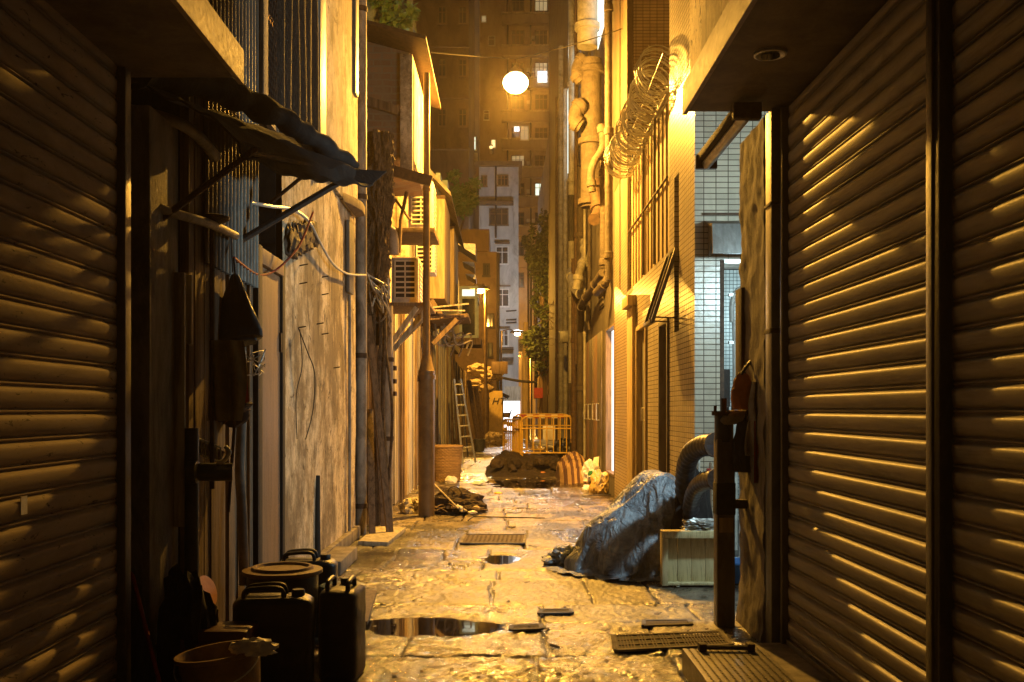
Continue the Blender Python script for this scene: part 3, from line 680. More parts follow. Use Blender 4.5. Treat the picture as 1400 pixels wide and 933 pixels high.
# corrugated sheet
co = MB()
co.grid(lambda a, b_: Vector((WX+.03+.016*math.sin(a*2*math.pi*15), 5.75+a*1.25, 2.35+b_*3.9)), 180, 2)
tag(co.build('corrugated_sheet', m_steel, smooth=True, solid=.003), 'narrow-ribbed corrugated sheet above and behind the left awning', 'sheet')
for i, (y0, y1, l) in enumerate(((5.1, 5.3, 'thick upright timber above the left canopy end'), (6.98, 7.12, 'upright timber edging the blue-lit mesh window'))):
    tag(MB().box(WX-.02, WX+.07, y0, y1, 3.72, 9).build('timber_post', m_wood, bevel=.008), l, 'post')
# door
dr = thing('wooden_door', 'narrow brown wooden door beneath the dark awning', 'door', (WX, 7.4, 0))
MB().box(WX-.04, WX-.0, 7.06, 7.80, .03, 2.54).build('leaf', m_door, dr, bevel=.004)
f_ = MB(); f_.box(WX-.05, WX+.045, 6.93, 7.055, 0, 2.66); f_.box(WX-.05, WX+.02, 7.805, 7.90, 0, 2.66)
f_.build('jamb', m_dark, dr, bevel=.004)
MB().box(WX-.05, WX+.03, 7.056, 7.804, 2.545, 2.66).build('lintel', m_door, dr, bevel=.004)
MB().box(WX+.002, WX+.018, 7.76, 7.80, 1.95, 2.1).build('hinge', m_rust, dr)
MB().box(WX+.002, WX+.018, 7.10, 7.13, 1.0, 1.12).build('keyhole_plate', m_rust, dr)
# plaster wall
pw = thing('plaster_wall', 'tall stained plaster wall streaked with soot beside the brown door', 'wall', (WX, 9.8, 0))
def plast(y0, y1, z0, z1, X=WX, amp=.012):
    nu = max(4, int((y1-y0)*14)); nv = max(4, int((z1-z0)*14))
    return MB().grid(lambda a, b_: Vector((X + amp*noise.noise(Vector((0,(y0+(y1-y0)*a)*1.7,(z0+(z1-z0)*b_)*.9)))*1.6 + .004*noise.noise(Vector((3,a*(y1-y0)*9,b_*(z1-z0)*6))), y0+(y1-y0)*a, z0+(z1-z0)*b_)), nu, nv)
plast(7.905, 11.75, 0, 3.75).build('render', m_plaster, pw, smooth=True, origin=(WX,9.8,0))
MB().box(WX-.3, WX-.06, 7.905, 11.75, 0, 3.75).build('backing', m_dark, pw)
MB().box(WX-.02, WX+.06, 8.9, 11.74, 0, .14).build('plinth', m_conc, pw, bevel=.02)
MB().box(WX-.16, WX+.035, 9.55, 11.7, 3.76, 10).build('upper_pier', m_plaster_col, pw, bevel=.02)
MB().box(WX-.1, WX+.05, 9.25, 9.54, 3.76, 10).build('grey_post', m_steel_grey, pw, bevel=.01)
MB().box(WX-.1, WX+.075, 11.30, 11.52, 5.1, 9.8).build('grey_strip', m_steel_grey, pw, bevel=.03)
MB().box(WX-.02, WX+.02, 6.9, 9.3, 3.62, 3.75).build('sill_beam', m_wood, pw)
# chimney of broken brick between wall and pipe
rb = MB()
for i in range(5): rb.blob((WX+.01, 8.15+i*.22, 2.75+.06*i), (.05,.16,.16), seed=i, amp=.5, sub=3)
tag(rb.build('broken_masonry', m_rust, smooth=False), 'ragged patch of broken masonry above the brown door', 'masonry')
# conduit box beside pipe
cb = tag(MB().prism([(WX+.04,10.6,3.72),(WX+.04,11.5,3.72),(WX+.15,11.5,3.74),(WX+.16,11.2,3.74),(WX+.1,10.9,3.74)], (0,0,.10)).build('broken_ledge', m_wood, bevel=.01), 'broken boxed ledge on the plaster wall under the awning tip', 'ledge')
tag(MB().box(WX+.01, WX+.05, 10.98, 11.3, 2.8, 3.6).build('metal_strip', m_steel_grey, bevel=.01), 'narrow blue-grey metal strip on the plaster wall beside the tall pipe', 'metal strip')
# nails and hooks
nl = MB()
for u, v in ((411,337),(411,363),(410,388),(440,379),(440,403),(440,457),(433,443),(408,448),(456,503)):
    d = -WX*F/(690-u); nl.tube([(WX-.01, d, PZ(v,d)), (WX+.07, d-.03, PZ(v,d)+.01)], .006, 5)
tag(nl.build('wall_nails', m_rust), 'row of rusty nails sticking out of the stained plaster wall', 'nails')
# chain link window with cold light
ml = thing('mesh_window', 'blue-lit chain-link window high above the awning', 'window', (WX, 7.5, 3.8))
mb = MB(); 
y0, y1, z0, z1 = 7.13, 7.62, 3.75, 7.0
st = .06
k = -int((z1-z0)/st)
while k*st < (y1-y0)+(z1-z0):
    for sgn in (1, -1):
        pts = []
        for q in range(0, 140):
            z = z0 + q*st/2
            if z > z1: break
            y = (y0 + k*st + (z-z0)*.55) if sgn == 1 else (y1 - k*st - (z-z0)*.55)
            if y0 <= y <= y1: pts.append((WX+.02+.004*sgn, y, z))
        if len(pts) > 1: mb.tube([pts[0], pts[-1]], .004, 4, cap=False)
    k += 1
mb.build('chain_link', m_rust, ml)
MB().box(-2.42, -2.38, 6.6, 9.5, 3.7, 8).build('room_wall', m_white, ml)
MB().box(-2.0, -1.97, 5.07, 6.95, 3.05, 9).build('side_filler', m_dark, ml)  # added dark filler that hides the bright room wall
nt_ = thing('debris_net', 'sooty debris netting hanging in vertical folds above the awning', 'net', (WX, 8.5, 3.8))
MB().grid(lambda a, b_: Vector((WX+.01+.035*math.sin(a*34)+.02*noise.noise(Vector((a*12,b_*5,0))), 7.66+a*1.56, 3.6+b_*6)), 150, 50).build('netting', MAT('netting', (.05,.038,.025), (.02,.016,.012), (.16,.1,.04), rough=.8, sc=(1,3,1), s1=18, s3=6, lo3=.60, hi3=.68, bump=1, bd=.02, bs=30), nt_, smooth=True)
# tall drain pipe
tp = thing('drain_pipe', 'tall pale drain pipe strapped to the left wall from pavement to top', 'pipe', (-1.69, 11.95, 0), 'drain pipes on the left wall')
MB().tube([(-1.73,11.95,.0),(-1.73,11.95,1.2),(-1.725,11.95,2.2),(-1.73,11.95,9.5)], .072, 16).build('pipe', m_pipe, tp, smooth=True)
for z in (.35, 2.15, 4.05, 6.3): MB().tube([(-1.73,11.95,z-.03),(-1.73,11.95,z+.03)], .085, 16).build('clamp', m_rust, tp, smooth=True)
tp = thing('drain_pipe', 'shorter brown drain pipe below the lower air conditioner shelf', 'pipe', (-1.6, 13.4, 0), 'drain pipes on the left wall')
MB().tube([(PX(529,13.9),13.9,.0),(PX(529,13.9),13.9,2.95)], .085, 14).build('pipe', m_pipe, tp, smooth=True)
for z in (1.1, 2.2): MB().tube([(PX(529,13.9),13.9,z-.03),(PX(529,13.9),13.9,z+.03)], .10, 14).build('clamp', m_rust, tp, smooth=True)
tp = thing('drain_pipe', 'fat elbow pipe emerging beside the rough trunk', 'pipe', (-1.5, 13.6, 3.9), 'drain pipes on the left wall')
MB().tube(arc_pts([P(522,318,13.8), P(534,316,13.7), P(538,330,13.6), P(538,348,13.6)]), .075, 12).build('pipe', m_pipe, tp, smooth=True)

# awning
aw = thing('tarpaulin_awning', 'black sagging tarpaulin awning on rusty struts over the brown door', 'awning', (-1.5, 6, 3))
c00 = Vector((-1.90,5.02,3.16)); c10 = Vector((-1.39,5.4,2.93)); c11 = Vector((-.92,7.0,3.16)); c01 = Vector((-1.76,7.1,3.50))
def awf(a, b_):
    p = c00.lerp(c10, a).lerp(c01.lerp(c11, a), b_)
    p.z += -.05*math.sin(math.pi*b_)*(a) + .035*noise.noise(Vector((a*5, b_*6, 0))) + .05*math.sin(math.pi*a)
    if a > .93: p.z -= .07+.03*noise.noise(Vector((b_*9,1,1)))
    return p
MB().grid(awf, 50, 60).build('sheet', m_awning, aw, smooth=True, solid=.012)
q_ = arc_pts([c00+Vector((.02,.05,.10)), c00.lerp(c11,.33)+Vector((-.05,.1,.19)), c00.lerp(c11,.62)+Vector((-.06,.1,.15)), c11+Vector((-.14,.02,.06))], 12)
MB().tube([p+Vector((0,0,.02*noise.noise(p*6))) for p in q_], [.10-.045*i/len(q_)+.03*noise.noise(p*9) for i, p in enumerate(q_)], 12).build('rolled_edge', m_awning, aw, smooth=True)
MB().add([c11+Vector((-.09,0,0)), c11+Vector((.08,.05,.02)), c11+Vector((.0,-.1,-.10)), c11+Vector((-.16,-.25,-.10)), c11+Vector((-.2,-.2,-.02))], [(0,1,2,3,4)]).build('torn_flap', m_awning, aw, solid=.012)
def strut(a, b_, r, nm='strut'): return MB().tube([a, b_], r, 8).build(nm, m_rust, aw, smooth=True)
strut(Vector((-1.95,5.2,2.38)), Vector((-1.36,5.45,2.93)), .018)
strut(Vector((-1.76,6.55,2.60)), Vector((-1.05,6.95,3.15)), .022)
strut(Vector((-1.05,6.95,3.14)), Vector((-1.39,5.42,2.90)), .015, 'edge_rod')
strut(Vector((-1.74,7.3,3.0)), Vector((-1.25,7.05,3.3)), .014)
# pipes left foreground
def lone(name, label, cat, pts, r, mat, n=10, grp=None, smooth=True):
    return tag(MB().tube(pts, r, n).build(name, mat, smooth=smooth), label, cat, grp)
lone('wall_pipe', 'upper bent pipe under the near end of the awning', 'pipe', arc_pts([P(172,150,5.15), P(215,158,5.3), P(262,178,5.5), P(296,215,5.8)]), .032, m_pipe)
lone('wall_pipe', 'tan horizontal pipe glinting just beyond the left shutter guide', 'pipe', arc_pts([P(172,263,5.1), P(225,287,5.25), P(285,305,5.6), P(322,322,6.2)]), .026, m_pipe)
rd = thing('capped_rod', 'thin vertical rod with a mushroom cap hanging over the plank wall', 'rod', P(290,670,5.72))
MB().tube([P(290,668,5.72), P(290,300,5.72)], .014, 8).build('shaft', m_rust, rd, smooth=True)
MB().lathe(P(290,303,5.72), [(.02,-.03),(.06,-.005),(.095,.012),(.10,.028),(.07,.036)], 24).build('cap', m_rust, rd, smooth=True)
pt = thing('pipe_tee', 'dark cast pipe tee with chrome tap behind the capped rod', 'pipe', P(262,800,5.45))
MB().tube([P(262,900,5.45), P(262,585,5.45)], .04, 12).build('riser', m_pipe_dark, pt, smooth=True)
MB().tube([P(262,645,5.45), P(318,645,5.5)], .05, 12).build('branch', m_pipe_dark, pt, smooth=True)
MB().tube([P(258,645,5.42), P(270,645,5.42)], .062, 12).build('collar', m_pipe_dark, pt, smooth=True)
MB().tube(arc_pts([P(296,632,5.4), P(306,630,5.4), P(314,618,5.4), P(308,610,5.4)]), .012, 8).build('tap', m_alu, pt, smooth=True)
cs = thing('wire_basket', 'small wire basket with purple-grey packets wedged on the pipe tee', 'basket', P(282,612,5.72))
mb = MB(); a = P(264,596,5.70); b2 = P(302,612,5.76)
for k in range(8):
    p = a.lerp(b2, k/7); mb.tube([p, p+Vector((0,0,-.09))], .004, 4)
mb.tube([a, b2], .006, 5); mb.tube([a-Vector((0,0,.09)), b2-Vector((0,0,.09))], .006, 5)
mb.build('wires', m_alu, cs)
MB().bar(a+Vector((.0,.03,-.05)), b2+Vector((0,.03,-.05)), .05, .06).build('packets', MAT('packet_film', (.22,.17,.2), (.08,.05,.09), rough=.3, s1=30), cs)
lone('standing_pipe', 'slightly bent dark pipe standing left of the brown door', 'pipe', arc_pts([P(334,800,6.1), P(331,700,6.15), P(328,640,6.2), P(331,560,6.3), P(330,480,6.35)]), .032, m_pipe)
lone('leaning_bar', 'black iron bar leaning between the pipe tee and plank wall', 'bar', [P(262,780,5.7), P(272,640,5.8), P(276,560,5.9)], .024, m_dark)
lone('short_stake', 'short dark stake against the stained plaster wall', 'stake', [P(435,775,9.2), P(434,700,9.3), P(434,650,9.35)], .026, m_dark)
lone('wall_rod', 'thin dark rod fixed behind the wire basket', 'rod', [P(312,700,5.8), P(322,560,5.9)], .010, m_rust, 6)
lone('broom_handle', 'red broom handle leaning at the foot of the left shutter guide', 'handle', [P(226,965,4.8), P(170,742,5.12)], .011, m_red)
lone('standing_pipe', 'slim rusty pipe standing just right of the concrete pillar', 'pipe', [P(249,900,5.62), P(249,330,5.62)], .020, m_rust)
lone('standing_pipe', 'pale conduit running up the plank wall behind the hat', 'pipe', [P(309,830,6.5), P(309,330,6.5)], .018, m_pipe)
lone('drip_pipe', 'thin conduit clipped down the stained plaster wall near the tall pipe', 'pipe', [(WX+.03,11.1,.15), (WX+.03,11.1,2.78)], .018, m_pipe)
# hanging bags, cloth, hat
def hang_bag(nm, label, cat, ctr, wx, wy, h, mat, seed, slots=False):
    t = thing(nm, label, cat, ctr)
    c = Vector(ctr)
    def f(a, b_):
        an = a*2*math.pi; k = b_
        wd = (.10+.90*(1-k)**.85)*(1 if k > .05 else .80)*(1+.10*math.sin(an*3+k*6))
        px = math.cos(an)*wx*wd; py = math.sin(an)*wy*wd
        f_ = .035*noise.noise(Vector((math.cos(an)*2.2+seed, math.sin(an)*2.2, k*1.5)))+.012*math.sin(an*9)*(k)
        return c + Vector((px*(1+f_*4)+.10*wx*math.sin(k*3), py*(1+f_*4), h*k + (.035*math.cos(an+.6) if k < .2 else 0)))
    mb = MB().grid(f, 48, 30); mb.f.append(tuple(range(48))); mb.build('bag', mat, t, smooth=True)
    top = c+Vector((.01,0,h)); MB().tube([top+Vector((0,0,-.02)), top+Vector((-.01,0,.10))], .008, 6).build('knot', mat, t)
    return t
bgm = m_black_pl
hb = hang_bag('carrier_bag', 'black plastic carrier bag hanging from the tan pipe', 'bag', P(320,472,6.15), .17, .085, .44, bgm, 1)
MB().tube([P(318,372,6.15), P(316,322,6.2)], .004, 5).build('string', m_rust, hb)
ct = thing('hanging_cloth', 'limp olive cloth hanging below the black carrier bag', 'cloth', P(308,565,6.15))
MB().grid(lambda a, b_: P(284+a*(46+6*math.sin(b_*3)), 575-b_*110, 5.72) + Vector((0,.03*math.sin(a*13+b_*2),0)), 30, 20).build('cloth', MAT('olive_cloth', (.26,.22,.13), (.17,.14,.08), rough=.9), ct, smooth=True, solid=.004)
ht = thing('hanging_hat', 'dark floppy hat with patterned band under the hanging cloth', 'hat', P(322,590,6.12))
MB().lathe(P(322,566,6.12), [(.12,-.02),(.125,-.005),(.09,.0),(.075,.05),(.05,.07)], 24, rot=Matrix.Rotation(R(150),3,'Y')).build('felt', MAT('hat_felt', (.03,.015,.012), (.05,.03,.02), rough=.9), ht, smooth=True)
MB().lathe(P(322,566,6.12), [(.092,.002),(.093,.02),(.088,.022)], 24, rot=Matrix.Rotation(R(150),3,'Y')).build('band', MAT('pattern_band', (.28,.14,.05), (.05,.03,.02), rough=.8, s1=40), ht, smooth=True)
rg = thing('red_rag', 'red rag and tangled wire beside the brown door jamb', 'rag', P(336,565,6.2))
MB().add([P(331,560,6.2), P(342,562,6.2), P(338,520,6.25), P(333,505,6.25)], [(0,1,2,3)]).build('rag', m_red, rg, solid=.01)
wr = MB()
for k in range(7):
    random.seed(50+k); pts = [P(332+random.uniform(0,32), 475+random.uniform(0,40), 6.2+random.uniform(-.1,.1)) for _ in range(4)]; wr.tube(arc_pts(pts), .003, 4)
wr.build('wire', m_alu, rg)
# cables on left wall
d = lambda u: -(WX+.05)*F/(690-u)
lone('cable', 'pale cable looping across the stained wall to the tall pipe', 'cable', arc_pts([P(343,277,6.8), P(372,282,7.2), P(400,286,7.9), P(422,302,8.6), P(437,330,9.1), P(455,360,9.8), P(475,374,10.8), P(500,376,11.8)]), .013, m_pipe_white, 8, 'cables on the left wall')
lone('cable', 'twisted reddish cable sagging from the awning strut past the door', 'cable', arc_pts([P(428,290,8.2), P(412,330,7.9), P(396,352,7.6), P(372,372,7.3), P(350,374,6.9), P(320,352,6.3)]), .009, m_red, 6, 'cables on the left wall')
lone('cable', 'thin dark wire drooping down the plaster wall', 'cable', arc_pts([P(408,448,8.3), P(420,480,8.5), P(430,510,8.7), P(428,560,8.7), P(418,600,8.4)]), .005, m_dark, 5, 'cables on the left wall')
lone('cable', 'second thin wire hanging straight from the same nail', 'cable', arc_pts([P(410,450,8.35), P(413,500,8.4), P(405,540,8.3), P(406,600,8.3)]), .004, m_dark, 5, 'cables on the left wall')

# ---------------- containers, left foreground
def jerrycan(label, cx, cy, wx, wy, h, rotz, mat, narrow=False):
    t = thing('jerrycan', label, 'jerrycan', (cx, cy, 0), 'jerrycans by the left wall')
    t.rotation_euler = (0, 0, rotz)
    o = Vector((cx, cy, 0))
    mb = MB()
    def f(a, b_):
        an = a*2*math.pi; n_ = 5; c, s_ = math.cos(an), math.sin(an)
        x = abs(c)**(2/n_)*math.copysign(1,c); y = abs(s_)**(2/n_)*math.copysign(1,s_)
        k = 1-.10*(max(0, .06-b_)/.06)**2-.22*(max(0, b_-.93)/.07)**2 + .012*math.sin(b_*28)*(.2<b_<.8)
        return o + Vector((x*wx/2*k, y*wy/2*k, .002+b_*h))
    mb.grid(f, 56, 40); mb.f.append(tuple(range(56))); mb.f.append(tuple(40*57+i for i in range(56)))
    mb.build('tank', mat, t, smooth=True)
    L_ = max(wx, wy)*.36; ax = Vector((1,0,0)) if wx > wy else Vector((0,1,0))
    z = Vector((0,0,h))
    pts = [o-ax*L_+z*.985, o-ax*L_*.95+z+Vector((0,0,.035)), o-ax*L_*.6+z+Vector((0,0,.05)), o+ax*L_*.25+z+Vector((0,0,.05)), o+ax*L_*.4+z*.99]
    sd = Vector((0,1,0)) if wx > wy else Vector((1,0,0))
    for q in (-1, 1): MB().tube(arc_pts([p+sd*q*min(wx,wy)*.26 for p in pts]), .013, 8).build('handle', mat, t, smooth=True)
    MB().lathe(o+ax*L_*.85+z*.985, [(.035,0),(.035,.035),(.03,.042),(.005,.042)], 20).build('cap', mat, t, smooth=True)
    return t
jerrycan('narrow black jerrycan standing end-on, nearest the open pavement', -.915, 5.62, .22, .34, .50, R(-4), m_black_pl)
jerrycan('broad black jerrycan with side facing the camera, beside the pail', -1.24, 5.35, .42, .22, .50, R(6), m_black_pl)
jerrycan('rear black jerrycan partly hidden behind the tub lid', -1.32, 6.65, .40, .22, .50, R(3), m_black_pl)
br_ = thing('tub', 'dark barrel-shaped tub capped by a wide tan lid between the jerrycans', 'tub', (-1.35, 6.05, 0))
MB().lathe((-1.35,6.05,0), [(.16,0),(.18,.02),(.21,.3),(.215,.50)], 32).build('wall', m_black_pl, br_, smooth=True)
MB().lathe((-1.35,6.05,.501), [(.225,0),(.24,.01),(.24,.03),(.19,.035),(.18,.05),(.16,.05),(.15,.035),(.03,.035)], 40).build('lid', m_tan_pl, br_, smooth=True)
tag(MB().lathe((-1.02,6.25,0), [(.10,0),(.115,.01),(.13,.38),(.14,.4),(.13,.405)], 24).build('blue_bin', m_blue_pl, smooth=True), 'slim blue bin showing between the two front jerrycans', 'bin')
pb = thing('pail', 'tilted round pail at the bottom edge with a white rag on its rim', 'pail', (-1.28, 4.45, 0))
rt = Matrix.Rotation(R(-7), 3, 'Y')
MB().lathe((-1.28,4.62,0), [(.14,0.01),(.15,.02),(.185,.36),(.2,.365),(.2,.385),(.185,.385),(.178,.36),(.145,.06)], 36, rot=rt).build('shell', m_tan_pl, pb, smooth=True)
MB().tube(arc_pts([Vector((-1.28,4.62,0))+rt@Vector((.2*math.cos(t),.2*math.sin(t)-.02,.36-.10*math.sin(-t))) for t in [R(x) for x in (180,210,240,270,300,330,360)]]), .004, 5).build('bail', m_alu, pb)
MB().blob((-1.15,4.55,.385), (.10,.05,.045), seed=3, amp=.4, ridge=.3, sub=3).build('rag', m_white, pb, smooth=True)
bx_ = MB().box(-1.62,-1.28,4.95,5.2,0,.40)
tag(bx_.build('dark_crate', m_dkred_pl, bevel=.02), 'dark red plastic crate half hidden behind the pail', 'crate')
tag(MB().lathe(P(275,812,5.35), [(.0,0),(.14,.01),(.155,.03),(.165,.032)], 32, sx=.55, rot=Matrix.Rotation(R(70),3,'Y')).build('basin', m_orange_pl, smooth=True), 'small orange basin leaning on edge near the pipe foot', 'basin')
lone('hose', 'pale hose coiling down behind the pail', 'hose', arc_pts([P(262,790,5.2), P(278,830,5.15), P(284,880,5.05), P(270,915,5.0)]), .012, m_orange_pl)
jk = thing('rag_heap', 'sooty heap of rags against the concrete pillar foot', 'rags', (-1.55,5.1,0))
MB().blob((-1.62,5.08,0), (.14,.14,.42), seed=8, amp=.4, ridge=.3, sub=4).build('rags', m_awning, jk, smooth=True)
# boards and steps
tag(MB().prism([(-1.55,6.9,.005),(-.95,6.9,.005),(-1.02,7.95,.03),(-1.60,8.3,.03)], (0,0,.03)).build('ground_board', m_wood, bevel=.004), 'worn board lying on the pavement behind the jerrycans', 'board')
tag(MB().box(-1.70,-1.48,9.0,10.0,.0,.13).build('step_block', m_conc, bevel=.015), 'pale concrete step at the foot of the plaster wall', 'step')
tag(MB().prism([(-1.62,11.0,.002),(-1.28,10.9,.002),(-1.22,12.3,.002),(-1.60,12.4,.002)], (0,0,.05)).build('kerb_plank', m_wood_pale, bevel=.005), 'flat plank on the ground below the leaning timbers', 'plank')
for i, (u0, v0, d0, u1, v1, d1_, w_, l) in enumerate(((534,737,11.8,503,432,12.6,.085,'long timber leaning from the pavement to the rough trunk'),(509,742,11.6,506,560,12.5,.08,'short dark timber leaning next to the tall pipe'),(524,720,12.4,513,540,13.0,.06,'middle timber leaning behind the longer one'))):
    tag(MB().bar(P(u0,v0,d0), P(u1,v1,d1_), w_, .04).build('leaning_timber', m_wood, bevel=.004), l, 'timber', 'timbers leaning on the left wall')
lone('metal_strip', 'thin upright white strip between leaning timbers', 'strip', [P(519,718,12.9), P(518,640,12.95)], .012, m_pipe_white, 6)

# ---------------- steel post and span-wire lamp
lp = thing('steel_post', 'tall plain brown steel post stepped to a thick base on the left pavement', 'post', (-1.107, 14.1, 0))
MB().lathe((-1.107,14.1,0), [(.115,0),(.115,2.0),(.118,2.01),(.118,2.05),(.11,2.06),(.062,2.26),(.05,2.30),(.046,6.2),(.04,6.27)], 24).build('shaft', m_lamp_post, lp, smooth=True)
MB().tube([(-1.107,14.1,1.93),(-1.107,14.1,1.99)], .13, 24).build('collar', m_lamp_post, lp, smooth=True)
MB().tube([(-1.107,14.1,4.6),(-1.107,14.1,4.64)], .058, 16).build('joint_band', m_lamp_post, lp, smooth=True)
MB().box(-1.23,-1.20,14.02,14.1,1.9,1.95).build('latch', m_rust, lp)
LX, LY, LZ = .174, 15.8, 6.75
lp = thing('street_lamp', 'blazing orange lamp slung on a wire high over the middle of the alley', 'street lamp', (LX, LY, LZ), 'sodium street lamps')
MB().lathe((LX,LY,LZ+.02), [(.11,.06),(.115,.07),(.10,.11),(.05,.15),(.02,.20)], 24).build('hood', m_steel, lp, smooth=True)
MB().blob((LX,LY,LZ-.06), (.20,.18,.16), amp=0, ridge=0, sub=3, flat=False).build('bulb', m_bulb, lp, smooth=True)
MB().tube([(LX,LY,LZ+.22),(LX,LY,LZ+.32)], .012, 6).build('hanger', m_rust, lp)
tag(MB().tube(catenary((-3.4,LY,LZ+.75),(LX,LY,LZ+.32),.06)+catenary((LX,LY,LZ+.32),(TX,LY,LZ+.8),.03)[1:], .008, 5).build('span_wire', m_dark), 'thin wire carrying the blazing lamp across the alley', 'wire')
def far_lamp(label, X, Y, H, dx, ang=0):
    t = thing('street_lamp', label, 'street lamp', (X+dx, Y, 0), 'sodium street lamps')
    MB().lathe((X+dx,Y,0), [(.15,0),(.15,2.2),(.08,2.5),(.06,H+.2)], 12).build('post', m_lamp_post, t, smooth=True)
    MB().tube([(X+dx,Y,H+.15),(X+dx*.5,Y,H+.3),(X,Y,H+.15)], .04, 6).build('arm', m_lamp_post, t, smooth=True)
    MB().lathe((X,Y,H+.05), [(.3,0),(.28,.12),(.05,.2)], 12, sx=1.5).build('hood', m_steel, t, smooth=True)
    MB().blob((X,Y,H), (.2,.18,.12), amp=0, ridge=0, sub=2, flat=False).build('bulb', m_bulb_far, t, smooth=True)
far_lamp('second street lamp with its post rising behind the ladder planks', -1.07, 43, 6.65, .25)
far_lamp('third street lamp hooked over the alley before the white building', .78, 61, 6.15, -1.0)
far_lamp('farthest street lamp low in front of the white building', 1.0, 88, 6.2, 1.3)

# ---------------- rough trunk, air conditioners, shelves
tr = thing('tree_trunk', 'rough bark trunk rooted on the left wall beside the lower air conditioner', 'tree', (-1.65, 13.1, 0))
def trk(a, b_):
    an = a*2*math.pi; z = 2.35+b_*2.75; r = .14+.10*(b_-.3)**2+.05*noise.noise(Vector((math.cos(an)*2, math.sin(an)*2, z*2)))+.02*math.sin(an*5+z*2)+.06*noise.noise(Vector((math.cos(an)*5, math.sin(an)*5, z*6)))+.03*noise.noise(Vector((math.cos(an)*12, math.sin(an)*12, z*14)))
    cx = PX(516,13.0)+.03*math.sin(z*1.7)
    return Vector((cx+r*math.cos(an), 13.0+r*math.sin(an), z))
MB().grid(trk, 80, 140).build('trunk', m_bark, tr, smooth=True)
for k in range(7):
    random.seed(90+k); x = PX(505+k*4,12.9); pts = [(x, 12.85, 3.1), (x+random.uniform(-.05,.05), 12.82, 2.4), (x+random.uniform(-.1,.1), 12.8, 1.4), (x+random.uniform(-.1,.1), 12.85, 0)]
    MB().tube(arc_pts(pts), random.uniform(.015,.035), 6).build('root', m_bark, tr, smooth=True)
random.seed(11)
cw = thing('cable_bundle', 'knotted bundle of cables hanging off the trunk near the lower air conditioner', 'cables', P(512,400,12.8))
for k in range(7):
    pts = [P(500+random.uniform(-3,6), 375+random.uniform(-4,20), 12.7)] + [P(505+random.uniform(0,30), 380+random.uniform(0,60), 12.75+random.uniform(-.1,.1)) for _ in range(3)]
    MB().tube(arc_pts(pts), .012, 6).build('cable', m_pipe if k % 2 else m_pipe_white, cw, smooth=True)
def ac_unit(label, x0, x1, y0, y1, z0, z1, cols=2, rows=7, fx=.75):
    t = thing('air_conditioner', label, 'air conditioner', ((x0+x1)/2,(y0+y1)/2,z0), 'air conditioners on the left wall')
    MB().box(x0,x1,y0,y1,z0,z1).build('casing', m_ac, t, bevel=.015)
    xa = x0+(x1-x0)*.14; xb = x0+(x1-x0)*.14+(x1-x0)*fx; za = z0+.07; zb = z1-.06
    MB().box(xa,xb,y0-.012,y0-.002,za,zb).build('intake', m_dark, t)
    gr = MB()
    for i in range(cols+1): x = xa+(xb-xa)*i/cols; gr.box(x-.01,x+.01,y0-.03,y0-.014,za,zb)
    for j in range(rows+1): z = za+(zb-za)*j/rows; gr.box(xa,xb,y0-.034,y0-.0305,z-.012,z+.012)
    gr.build('grille', m_ac, t)
    sg = MB()
    for j in range(9): z = z0+.08+(z1-z0-.16)*j/8; sg.box(x1+.002,x1+.012,y0+.1,y1-.1,z-.02,z+.012)
    sg.build('side_louvres', m_ac, t)
    MB().box(x0+.02,x1-.02,y0-.04,y0-.002,z1-.035,z1-.01).build('top_lip', m_ac, t, bevel=.004)
    return t
ac_unit('lower air conditioner with six-row grille on a bracketed shelf', PX(535,14.5), PX(572,14.5), 14.5, 15.2, PZ(414,14.5), PZ(351,14.5), 2, 7)
ac_unit('upper air conditioner with slatted grille near the brick gable', PX(558,16.4), PX(592,16.4), 16.4, 17.1, PZ(312,16.4), PZ(247,16.4), 2, 9)
ac_unit('middle air conditioner half hidden behind the lamp post', PX(566,17.6), PX(594,17.6), 17.6, 18.2, PZ(372,17.6), PZ(322,17.6), 1, 7)
sh = thing('wall_shelf', 'timber shelf on raking brackets carrying the lower air conditioner', 'shelf', (-1.5,14.5,2.9))
MB().box(PX(520,14.5), PX(590,14.5), 14.2, 15.4, PZ(421,14.5), PZ(416,14.5)).build('deck', m_wood, sh, bevel=.004)
for k, (a, b2) in enumerate(((P(524,485,14.3),P(570,420,14.2)), (P(538,478,14.4),P(582,424,14.4)), (P(545,470,15.2),P(590,424,15.3)))):
    MB().bar(a, b2, .045, .07).build('bracket', m_wood_pale, sh, bevel=.004)
sh = thing('wall_shelf', 'rusty frame shelf under the upper air conditioner', 'shelf', (-1.5,16,4.4))
MB().box(PX(520,16.2), PX(595,16.2), 16.0, 17.2, PZ(321,16.2), PZ(314,16.2)).build('deck', m_rust, sh, bevel=.004)
MB().tube([P(524,250,16), P(524,318,16)], .03, 6).build('hanger', m_rust, sh)
MB().tube([P(525,250,16), P(560,300,16)], .02, 6).build('brace', m_rust, sh)
MB().tube([P(556,262,15.9), P(548,300,15.9), P(546,345,15.9)], .03, 6).build('brace', m_rust, sh)
